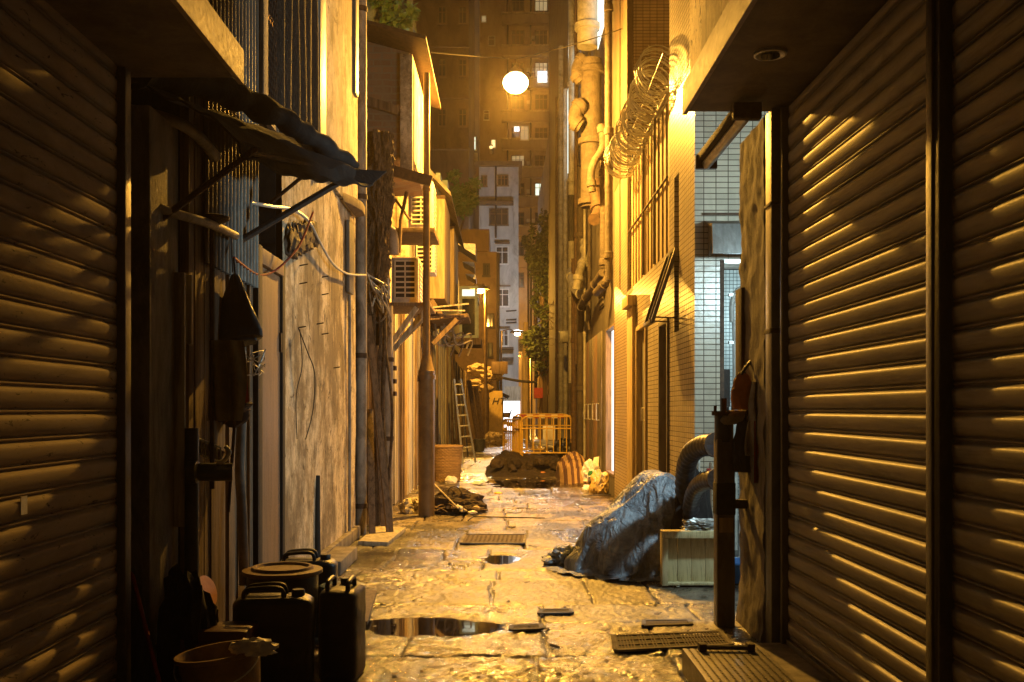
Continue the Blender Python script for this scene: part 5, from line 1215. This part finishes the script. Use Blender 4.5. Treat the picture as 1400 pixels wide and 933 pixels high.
# ---------------- excavation: dirt, barriers
dm = thing('soil_heap', 'dark soil heap spilling from under the yellow barriers', 'soil', (1.0, 25.5, 0))
def heap(a, b_):
    x = -.50+a*2.3; y = 22.2+b_*5.6
    e = max(0, min(1, min(a, 1-a)*4.5))*max(0, min(1, min(b_*3.2, (1-b_)*3)))
    z = e*(.36+.10*noise.noise(Vector((x*2.5,y*2,0)))+.06*noise.noise(Vector((x*7,y*7,0)))) + .12*max(0,1-abs(x+.05)/.5)*e
    return Vector((x, y, z-.02))
MB().grid(heap, 90, 110).build('soil', m_rubble, dm)
rk = MB(); random.seed(9)
for k in range(26): rk.blob((random.uniform(-.2,1.6), random.uniform(22.7,24.6), random.uniform(.05,.3)), (random.uniform(.05,.16),)*3, seed=k, amp=.5, ridge=.3, sub=2)
rk.build('clods', m_rubble, dm)
def barrier(label, loc, rotz, w=1.62, h=1.0, bands=False):
    t = thing('crowd_barrier', label, 'barrier', loc, 'yellow tubular barriers round the dig')
    o = Vector(loc)
    def V(x, z): return o+Vector((x, 0, z))
    r = .19
    fr = [V(-w/2,.0), V(-w/2,h-r)] + [V(-w/2+r-r*math.cos(a_), h-r+r*math.sin(a_)) for a_ in [R(x) for x in (20,45,70,90)]] + [V(w/2-r+r*math.sin(a_), h-r+r*math.cos(a_)) for a_ in [R(x) for x in (0,20,45,70)]] + [V(w/2,h-r), V(w/2,0)]
    MB().tube(fr, .022, 8).build('frame', m_yel_paint, t, smooth=True)
    rl = MB(); rl.tube([V(-w/2,.10),V(w/2,.10)], .02, 8); rl.tube([V(-w/2,h-.30),V(w/2,h-.30)], .018, 8); rl.build('rail', m_yel_paint, t, smooth=True)
    for k in range(8): x = -w/2+w*(k+1)/9; MB().tube([V(x,.10),V(x,h-.01)], .014, 6).build('bar', m_yel_paint, t, smooth=True)
    n = 7
    for k in range(n if bands else 0):
        xa = -w/2+.2+(w-.4)*k/n; MB().bar(V(xa,h-.055)+Vector((0,-.03,0)), V(xa+(w-.4)/n,h-.055)+Vector((0,-.03,0)), .012, .10).build('red_band' if k % 2 == 0 else 'white_band', m_red if k % 2 == 0 else m_white, t)
    for x in (-w/2, w/2): MB().box(o.x+x-.03,o.x+x+.03,o.y-.18,o.y+.18,o.z-.005,o.z+.03).build('foot', m_yel_paint, t, bevel=.005)
    t.rotation_euler = (0,0,rotz); return t
zb_ = .34
barrier('front yellow barrier facing the camera across the soil heap', (1.12, 24.5, zb_), R(2), 1.46)
barrier('left side yellow barrier seen nearly end-on', (.32, 25.3, zb_-.02), R(98), 1.6)
barrier('second left barrier leaning outward beside the first', (.18, 26.0, zb_-.1), R(104), 1.8)
barrier('rear yellow barrier with red and white top bands', (1.0, 26.6, zb_), R(-3), 1.55, 1.04, True)
barrier('right end yellow barrier against the grey doors', (1.72, 25.7, zb_), R(86), 1.4)
wb = thing('appliance', 'white appliance standing inside the barriers', 'panel', P(751,606,28.2))
MB().box(PX(742,25.7), PX(759,25.7), 25.6, 25.8, PZ(606,25.7), PZ(582,25.7)).build('panel', m_white, wb, bevel=.02)
MB().box(PX(743,25.7)+.03, PX(758,25.7)-.03, 25.58, 25.595, PZ(602,25.7), PZ(588,25.7)).build('inset', m_ac, wb)
tag(MB().prism([P(728,607,25.0),P(757,613,24.8),P(763,606,25.4),P(735,603,25.6)], (0,0,.06)).build('grey_sheet', m_alu, bevel=.01), 'dull grey sheet lying flat inside the barriers', 'sheet')
tag(MB().blob((1.5,25.1,.30), (.24,.25,.30), seed=31, amp=.3, ridge=.2).build('black_sack', m_black_pl, smooth=True), 'black sack slumped inside the front barrier', 'sack')

# blankets and bags
def stripe_mat():
    m, nt, N, L, B = _new('striped_blanket')
    wv = N.new('ShaderNodeTexWave'); wv.inputs['Scale'].default_value = 1.6; wv.inputs['Distortion'].default_value = 1.5; wv.inputs['Detail Scale'].default_value = 1
    wv.bands_direction = 'X'; L.new(_map(N, L, (1.6,.6,.5)), wv.inputs['Vector'])
    L.new(_mix(N, L, _ramp(N, L, wv.outputs['Fac'], .45, .55), (.09,.045,.04), (.36,.24,.13)), B.inputs['Base Color']); B.inputs['Roughness'].default_value = .95
    L.new(_bump(N, L, _noise(N, L, _map(N, L, (1,1,1)), 16, 5, .6), .6, .03), B.inputs['Normal']); return m
m_blanket = stripe_mat()
def clothheap(name, label, cat, x0, x1, y0, y1, h, mat, seed, peak=.5, nf=.06, n=80, solid=0):
    def f(a, b_):
        x = x0+(x1-x0)*a; y = y0+(y1-y0)*b_; r = math.hypot((a-.5)*2, (b_-.5)*2); an = math.atan2(b_-.5, a-.5)
        edge = 1+.12*noise.noise(Vector((math.cos(an)*1.5+seed, math.sin(an)*1.5, 0)))
        e = max(0, 1-(r/edge)**2.0)
        k = 1-abs(noise.noise(Vector((x*5+seed, y*5, 0))))*2; k2 = 1-abs(noise.noise(Vector((x*11+seed, y*11, 3))))*2
        z = h*(e**.7)*(1-.5*abs(a-peak)) + nf*k*min(1,e*4) + nf*.4*k2*min(1,e*4)
        return Vector((x, y, max(z, -.01) if e > 0 else -.02))
    return tag(MB().grid(f, n, n).build(name, mat, smooth=True), label, cat)
clothheap('striped_blanket', 'brown striped blanket heaped in front of the yellow barriers', 'blanket', 1.10, 1.92, 20.2, 23.8, .40, m_blanket, 3, .55, .15)
t = thing('plastic_bag', 'white carrier bag with green print on the striped blanket edge', 'bag', (1.70,19.3,.12))
MB().blob((1.68,19.3,.12), (.17,.17,.25), seed=41, amp=.45, ridge=.35).build('bag', m_white, t, smooth=True)
MB().add([(1.70,19.2,.42),(1.80,19.15,.40),(1.82,19.2,.60),(1.73,19.3,.58)], [(0,1,2,3)]).build('handle', m_white, t, solid=.006)
MB().blob((1.65,19.12,.27), (.05,.02,.06), seed=42, amp=.5, sub=2, flat=False).build('green_print', MAT('green_print', (.05,.25,.08)), t)
tag(MB().blob((1.72,18.0,.0), (.17,.17,.24), seed=43, amp=.35, ridge=.3).build('yellow_sack', MAT('yellow_sack', (.5,.36,.12), (.36,.25,.08), rough=.6), smooth=True), 'bulging yellow sack against the right wall below the lit doorway', 'sack')
tag(MB().blob((1.53,18.2,.0), (.11,.10,.08), seed=44, amp=.4, ridge=.3, sub=3).build('crumpled_paper', m_white, smooth=True), 'crumpled white paper beside the yellow sack', 'paper')
for i, (u, v, s_, m_, l, nm, cat) in enumerate(((742,650,.085,m_orange_pl,'round orange-brown ball lying in front of the soil heap','ball','ball'),(617,660,.12,m_white,'white foam lump beside the wicker basket','foam_lump','foam'),
        (655,662,.13,m_white,'flattened white foam scrap in the middle left of the alley','foam_scrap','foam'),(681,675,.07,m_yel_paint,'tiny yellow wrapper on the wet pavement','wrapper','litter'),
        (700,721,.05,m_wood_pale,'curled pale leaf scrap on the mid pavement','paper_scrap','litter'),(630,679,.10,m_wood_yel,'small stone beside the twig pile','stone','stone'))):
    y = 1.5*F/(v-560); tag(MB().blob((PX(u,y), y, 0), (s_, s_*.8, s_*(.75 if i in (0,1,5) else .35)), seed=60+i, amp=.1 if i == 0 else .3, ridge=.02 if i == 0 else .2, sub=3).build(nm, m_, smooth=True), l, cat)
lt = MB(); rnd = random.Random(88); l2 = MB()
for k in range(420):
    y = rnd.uniform(5.6, 22); x = rnd.uniform(-1.5, 1.7)
    if rnd.random() < .5: x = math.copysign(rnd.uniform(.9,1.7), x)
    s_ = rnd.uniform(.008,.028); a_ = rnd.uniform(0,6.28); z = .004
    q = [Vector((x+s_*math.cos(a_+j*1.57)*rnd.uniform(.5,1.2), y+s_*math.sin(a_+j*1.57)*rnd.uniform(.5,1.2), z+rnd.uniform(0,.012))) for j in range(4)]
    (lt if k % 5 else l2).add(q, [(0,1,2,3)])
stuff(lt.build('litter', m_wood, solid=.003), 'dark scraps and grit strewn over the wet pavement', 'litter')
stuff(l2.build('pale_litter', m_wood_pale, solid=.003), 'small pale scraps strewn over the wet pavement', 'litter')
for i, pts in enumerate(([(905-265,712),(912-265,707),(745,709)], [(857-60,679),(840,676)], [(753,884),(764,887)])):
    q = [Vector((PX(u,1.5*F/(v-560)), 1.5*F/(v-560), .01)) for u, v in pts]
    tag(MB().tube(q, .009, 5).build('twig', m_dark), ('long thin twig lying across the mid pavement','dark twig near the right wall on the pavement','short twig on the near bright pavement')[i], 'twig')

# ---------------- covers and grates
def plate_cover(label, pix, seed, slots=0):
    q = [Vector((PX(u,1.5*F/(v-560)), 1.5*F/(v-560), 0)) for u, v in pix]
    t = thing('drain_cover', label, 'drain cover', tuple((q[0]+q[2])/2), 'covers set in the pavement')
    up = Vector((0,0,.006))
    MB().prism([p+up for p in q], (0,0,.006)).build('plate', m_dark if slots else m_rust, t)
    fr = MB(); cc = (q[0]+q[2])/2
    for k in range(4): fr.bar(q[k]+up*2.2, q[(k+1) % 4]+up*2.2, .03, .014)
    fr.build('frame', m_conc, t)
    mb = MB(); n = slots*3 if slots else 14
    for i in range(1, n):
        if slots and rnd.random() < .12: continue
        a = q[0].lerp(q[1], i/n); b_ = q[3].lerp(q[2], i/n)
        if slots: mb.bar(a+up*2.3, b_+up*2.3, abs((q[1]-q[0]).length)/n*.42, .008)
        else:
            for j in range(1, 7): p_ = a.lerp(b_, j/7)+up*2.2; mb.box(p_.x-.012,p_.x+.012,p_.y-.010,p_.y+.010,p_.z-.002,p_.z+.003)
    if slots:
        for j in (1, 2): mb.bar(q[0].lerp(q[3], j/3)+up*2.35, q[1].lerp(q[2], j/3)+up*2.35, .02, .009)
    mb.build('grid', m_rust, t)
    return t
plate_cover('long slotted drain grate in front of the standpipe', [(842,892),(1000,884),(985,866),(838,872)], 1, 12)
plate_cover('rectangular studded cover plate in the middle of the alley', [(630,744),(716,744),(719,732),(636,732)], 2)
plate_cover('small worn grate right of the puddle', [(698,864),(741,862),(739,856),(700,858)], 3, 8)
plate_cover('narrow strip grate behind the small worn one', [(737,841),(782,840),(780,835),(742,836)], 4, 8)
plate_cover('brick-patterned strip cover beside the long grate', [(880,858),(945,856),(942,850),(880,851)], 5)
# tread plate ramp box
rp = thing('tread_plate_ramp', 'steel tread-plate box step at the foot of the right shutter', 'ramp', (1.24, 5.0, 0))
q = [(1.01,5.66),(1.46,5.63),(1.46,3.7),(1.01,3.7)]
MB().prism([(x,y,.002) for x,y in q], (0,0,.142)).build('box', m_steel, rp, bevel=.004)
mb = MB()
for i in range(11):
    for j in range(62):
        x = 1.04+i*.039; y = 3.74+j*.031; s_ = 1 if (i+j) % 2 else -1
        mb.add([(x-.010,y-.006*s_,.146),(x+.001,y-.005,.150),(x+.010,y+.006*s_,.146),(x,y+.005,.150)], [(0,1,2,3)])
mb.build('tread_studs', m_alu, rp)
MB().tube([(1.13,5.60,.165),(1.36,5.585,.165)], .014, 8).build('bar_handle', m_steel, rp, smooth=True)
for x in (1.11, 1.38): MB().box(x-.02,x+.02,5.56,5.63,.145,.19).build('handle_bracket', m_rust, rp, bevel=.004)

# ---------------- standpipe, elbows
sp = thing('standpipe', 'square dark post with tan pipe elbow at its head by the passage', 'standpipe', (1.52, 6.87, 0))
MB().box(1.455,1.58,6.82,6.94,0,1.30).build('post', m_steel, sp, bevel=.012)
MB().tube([(1.515,6.88,1.28),(1.515,6.88,1.46)], .065, 16).build('riser', m_pipe_dark, sp, smooth=True)
MB().tube(arc_pts([(1.515,6.86,1.42),(1.54,6.84,1.445),(1.60,6.83,1.45),(1.68,6.85,1.45)]), .05, 14).build('elbow', m_pipe, sp, smooth=True)
MB().tube([(1.515,6.88,1.46),(1.515,6.88,1.49)], .085, 16).build('flange', m_rust, sp, smooth=True)
MB().tube([(1.515,6.88,1.49),(1.515,6.88,1.58)], .02, 8).build('spindle', m_rust, sp, smooth=True)
for x in (-.06,.06): MB().tube([(1.515+x,6.88,1.49),(1.515+x,6.88,1.53)], .011, 6).build('bolt', m_rust, sp)
MB().box(1.452,1.583,6.815,6.945,.78,1.0).build('clamp', m_dark, sp, bevel=.006)
MB().box(1.584,1.70,6.85,6.91,.82,.88).build('wall_bracket', m_rust, sp)
MB().box(1.47,1.565,6.817,6.8195,.66,.76).build('worn_tag', m_wood_yel, sp)
def hose(label, pts, r):
    t = thing('corrugated_hose', label, 'hose', pts[-1], 'black hoses beside the tarpaulin')
    q = arc_pts(pts, 14); rr = [r*(1+.07*math.sin(i*1.9)) for i in range(len(q))]
    MB().tube(q, rr, 16).build('hose', m_pipe_dark, t, smooth=True)
    MB().tube([q[0], q[2]], r*1.22, 16).build('end_clamp', m_rust, t, smooth=True)
hose('upper thick black hose arching from the standpipe down to the tarpaulin', [P(980,608,7.7), P(962,609,8.0), P(945,620,8.3), P(937,645,8.6), P(936,690,8.85), P(937,750,8.95)], .082)
hose('lower black hose bending down behind the pine crate', [P(982,655,7.5), P(965,657,7.9), P(952,668,8.3), P(945,690,8.65), P(943,730,8.85), P(943,760,8.9)], .07)

# pine crate
cr = thing('wooden_crate', 'shallow pine crate on its side facing the camera by the standpipe', 'crate', (1.58, 8.45, 0))
x0, x1, y0, y1, z0, z1 = PX(905,8.42), PX(990,8.42), 8.42, 8.53, .015, .475
for k in range(4):
    xa = x0+.024+(x1-x0-.048)*k/4; MB().box(xa+.001,xa+(x1-x0-.048)/4-.002,y1-.04-.002*(k % 2),y1-.025,z0+.021,z1-.023).build('base_board', m_crate, cr, bevel=.001)
MB().box(x0,x1,y0,y1,z1-.022,z1).build('side_board', m_crate, cr, bevel=.003)
MB().box(x0,x1,y0,y1,z0,z0+.02).build('side_board', m_crate, cr, bevel=.003)
MB().box(x0,x0+.022,y0+.002,y1-.002,z0+.021,z1-.023).build('end_board', m_crate, cr, bevel=.003)
MB().box(x1-.022,x1,y0+.002,y1-.002,z0+.021,z1-.023).build('end_board', m_crate, cr, bevel=.003)
MB().box(x0+.001,x1-.001,y0-.018,y0-.001,z1-.06,z1).build('lip', m_crate, cr, bevel=.003)
MB().box(x0-.0,x0+.05,y0-.018,y0-.001,z0,z1-.062).build('lip', m_crate, cr, bevel=.003)
tag(MB().blob((PX(960,8.55),8.55,.475), (.15,.09,.05), seed=70, amp=.6, ridge=.6, sub=4).build('crumpled_foil', m_alu), 'crumpled foil heaped on top of the pine crate', 'foil')
tag(MB().blob((PX(948,8.8),8.8,.0), (.17,.12,.62), seed=72, amp=.2, ridge=.2, sub=4).build('bundle', m_awning, smooth=True), 'dark bundle standing behind the crate and hoses', 'bundle')
for i, (u, v0, v1, m_, l) in enumerate(((957,735,628,m_pipe_white,'white pole'),(966,735,640,m_red,'red pole'),(972,735,632,m_wood,'brown pole'),(977,735,660,m_wood_pale,'pale pole'),(1011,800,590,m_pipe_white,'thin white pole right of the standpipe'),(1003,800,640,m_blue_pl,'blue pole'))):
    tag(MB().tube([P(u,v0+30,8.9), P(u+random.uniform(-3,3),v1,8.95)], .012 if i != 1 else .02, 8).build('pole', m_, smooth=True), l+(' standing behind the pine crate' if i != 4 else ''), 'pole', 'poles stored by the standpipe')
t = thing('blue_basin', 'blue plastic basin glimpsed low between standpipe and pier', 'basin', (1.98,8.7,0))
MB().lathe((PX(1012,8.7),8.7,0), [(.13,0),(.14,.01),(.19,.17),(.2,.17),(.2,.185),(.18,.18),(.13,.02)], 32).build('bowl', m_blue_pl, t, smooth=True)
# hanging clothes on pier
hc = [('orange_bag','round orange cloth bag hanging highest beside the pier','bag', P(1015,560,6.75), (.075,.06,.24), MAT('orange_cloth', (.55,.2,.06), (.4,.13,.04), rough=.7), 5),
      ('black_bag','black shoulder bag hanging under the orange cloth bag','bag', P(1019,645,6.8), (.085,.06,.36), m_black_pl, 6)]
for nm, l, cat, loc, sz, mt, sd in hc:
    t = thing(nm, l, cat, loc)
    MB().blob(loc+Vector((0,0,.0)), (sz[0],sz[1],sz[2]/1.55), seed=sd, amp=.15, ridge=.12).build('body', mt, t, smooth=True)
    MB().tube(arc_pts([loc+Vector((-.03,0,sz[2]*.8)), loc+Vector((.02,-.01,sz[2]*1.2)), loc+Vector((.08,.0,sz[2]*1.45))]), .012, 6).build('strap', m_black_pl, t, smooth=True)
MBc = MB().grid(lambda a, b_: P(1027+a*16-6*(1-b_)*(1-a), 622-b_*100, 6.6)+Vector((0,.03*math.sin(a*9+b_*3)+.02*math.sin(b_*11),0)), 24, 30)
tag(MBc.build('grey_jacket', MAT('grey_cloth', (.36,.34,.30), (.24,.22,.2), rough=.9, s1=8), smooth=True, solid=.012), 'pale grey jacket hanging against the pier beside the steel column', 'jacket')
tag(MB().grid(lambda a, b_: P(1033+a*12, 660-b_*85, 6.55)+Vector((0,.02*math.sin(a*11),0)), 16, 16).build('red_cloth', MAT('red_cloth', (.28,.03,.02), (.18,.02,.015), rough=.9), smooth=True, solid=.01), 'dark red cloth hanging below the grey jacket', 'cloth')
tag(MB().blob(P(1024,545,6.9), (.11,.08,.13), seed=9, amp=.12, ridge=.05).build('flat_cap', m_awning, smooth=True), 'dark cap hung over the orange cloth bag', 'cap')

# ---------------- tarpaulin heap
def tarp_mat():
    m, nt, N, L, B = _new('grey_blue_tarpaulin')
    v = _map(N, L, (1,1,1)); f = _noise(N, L, v, 5, 8, .7, .6)
    c = _mix(N, L, _ramp(N, L, f, .4, .62), (.36,.40,.45), (.12,.14,.17)); c = _mix(N, L, _ramp(N, L, _noise(N, L, v, 2.2, 5, .6), .55, .7), c, (.15,.13,.12))
    L.new(c, B.inputs['Base Color']); B.inputs['Roughness'].default_value = .42
    ab = N.new('ShaderNodeMath'); ab.operation = 'ABSOLUTE'; sb_ = N.new('ShaderNodeMath'); sb_.operation = 'SUBTRACT'; sb_.inputs[1].default_value = .5; L.new(_noise(N, L, _map(N, L, (1.2,1.2,.7)), 8, 4, .5, 1.0), sb_.inputs[0]); L.new(sb_.outputs[0], ab.inputs[0])
    n = _bump(N, L, ab.outputs[0], .9, -.10); n = _bump(N, L, _noise(N, L, v, 40, 4, .6), .25, .006, n)
    L.new(n, B.inputs['Normal']); return m
tp = thing('tarpaulin_heap', 'grey-blue plastic tarpaulin draped over a tall heap beside the tiled wall', 'tarpaulin', (1.2, 9.3, 0))
def drape():
    "drop a sheet over a temporary heap with the cloth solver, keep only the settled mesh"
    tmp = []
    def collider(me, nm):
        o = bpy.data.objects.new(nm, me); COL.objects.link(o); o.modifiers.new('collision', 'COLLISION')
        o.collision.thickness_outer = .012; o.collision.cloth_friction = 25; tmp.append(o)
    me = bpy.data.meshes.new('floor_shape'); me.from_pydata([(-2,6,0),(4,6,0),(4,12,0),(-2,12,0)], [], [(0,1,2,3)]); collider(me, 'floor_shape')
    bm = bmesh.new()
    for c, r in (((1.42,9.50,.38),(.36,.36,.55)), ((1.12,9.3,.20),(.40,.40,.38)), ((1.48,9.25,.42),(.24,.26,.48)), ((1.40,9.75,.28),(.34,.3,.42)), ((.88,9.35,.06),(.26,.26,.19)), ((1.28,9.0,.1),(.26,.2,.24))):
        g = bmesh.ops.create_icosphere(bm, subdivisions=4, radius=1)
        for v in g['verts']:
            d = 1+.12*noise.noise(v.co*2+Vector(c)*3); v.co = Vector((c[0]+v.co.x*r[0]*d, c[1]+v.co.y*r[1]*d, c[2]+v.co.z*r[2]*d))
    me = bpy.data.meshes.new('heap_shape'); bm.to_mesh(me); bm.free(); collider(me, 'heap_shape')
    n = 92; W = 2.35; ca, sa = math.cos(.35), math.sin(.35); vs = []
    for j in range(n+1):
        for i in range(n+1):
            x = (i/n-.5)*W; y = (j/n-.5)*W
            vs.append((1.22+x*ca-y*sa, 9.35+x*sa+y*ca, 1.08+.18*noise.noise(Vector((x*2.4,y*2.4,0)))+.07*noise.noise(Vector((x*5.5,y*5.5,0)))))
    def inside(i, j): return math.hypot(i/n-.5, j/n-.5)*W < 1.18+.12*noise.noise(Vector((i/9, j/9, 3)))
    fs = [(j*(n+1)+i, j*(n+1)+i+1, (j+1)*(n+1)+i+1, (j+1)*(n+1)+i) for j in range(n) for i in range(n) if inside(i+.5, j+.5)]
    used = sorted({v for f in fs for v in f}); mp = {v: k for k, v in enumerate(used)}; vs = [vs[v] for v in used]; fs = [tuple(mp[v] for v in f) for f in fs]
    me = bpy.data.meshes.new('cloth_shape'); me.from_pydata(vs, [], fs); o = bpy.data.objects.new('cloth_shape', me); COL.objects.link(o); tmp.append(o)
    m = o.modifiers.new('cloth', 'CLOTH'); c_ = m.settings; c_.quality = 8; c_.mass = .25; c_.air_damping = 2
    c_.tension_stiffness = 25; c_.compression_stiffness = 25; c_.shear_stiffness = 8; c_.bending_stiffness = 1.0; c_.tension_damping = 10; c_.compression_damping = 10
    m.collision_settings.collision_quality = 2; m.collision_settings.distance_min = .012; m.collision_settings.use_self_collision = False
    m.point_cache.frame_start = 1; m.point_cache.frame_end = 60
    f0 = SC.frame_current
    for o_ in COL.objects:
        if o_ not in tmp and o_.type == 'MESH': o_.hide_viewport = True
    for f in range(1, 56): SC.frame_set(f)
    ev = o.evaluated_get(bpy.context.evaluated_depsgraph_get()); em = ev.to_mesh(); p = [Vector(v.co) for v in em.vertices]; ev.to_mesh_clear()
    for o_ in COL.objects:
        if o_ not in tmp: o_.hide_viewport = False
    SC.frame_set(f0)
    for t_ in tmp: bpy.data.objects.remove(t_)
    near = [set() for point in p]
    for f in fs:
        for k in range(4):
            near[f[k]].add(f[k-1])
            near[f[k-1]].add(f[k])
    for turn in range(2):
        new = []
        for k, point in enumerate(p):
            mean = Vector((0, 0, 0))
            for other in near[k]: mean += p[other]
            mean /= len(near[k])
            new.append(point.lerp(mean, 0.4))
        p = new
    return [point - Vector((0, 0, 0.01)) for point in p], fs
cv_, cf_ = drape()
tsh = MB().add(cv_, cf_).build('sheet', tarp_mat(), tp, smooth=True)
sm_ = tsh.modifiers.new('smooth', 'SUBSURF'); sm_.levels = 1; sm_.render_levels = 1
m_tarp = bpy.data.materials['grey_blue_tarpaulin']
MB().blob((.60,9.6,.0), (.18,.18,.11), seed=91, amp=.45, ridge=.45).build('loose_corner', m_tarp, tp, smooth=True)


# ---------------- thin haze added for the lens glare round the lamp
hz = MB().box(-60, 60, -6, 215, -1.4, 49).build('haze', bpy.data.materials.new('glow_haze'))
hz['kind'] = 'stuff'; hz['label'] = 'thin haze added to veil the alley with lamp glow'; hz['category'] = 'haze'
hm = hz.data.materials[0]; hm.use_nodes = True; hn = hm.node_tree; hn.nodes.remove(hn.nodes['Principled BSDF'])
pv = hn.nodes.new('ShaderNodeVolumePrincipled'); pv.inputs['Color'].default_value = (.9,.75,.55,1); pv.inputs['Density'].default_value = .0008; pv.inputs['Anisotropy'].default_value = .7
hn.links.new(pv.outputs[0], hn.nodes['Material Output'].inputs['Volume'])
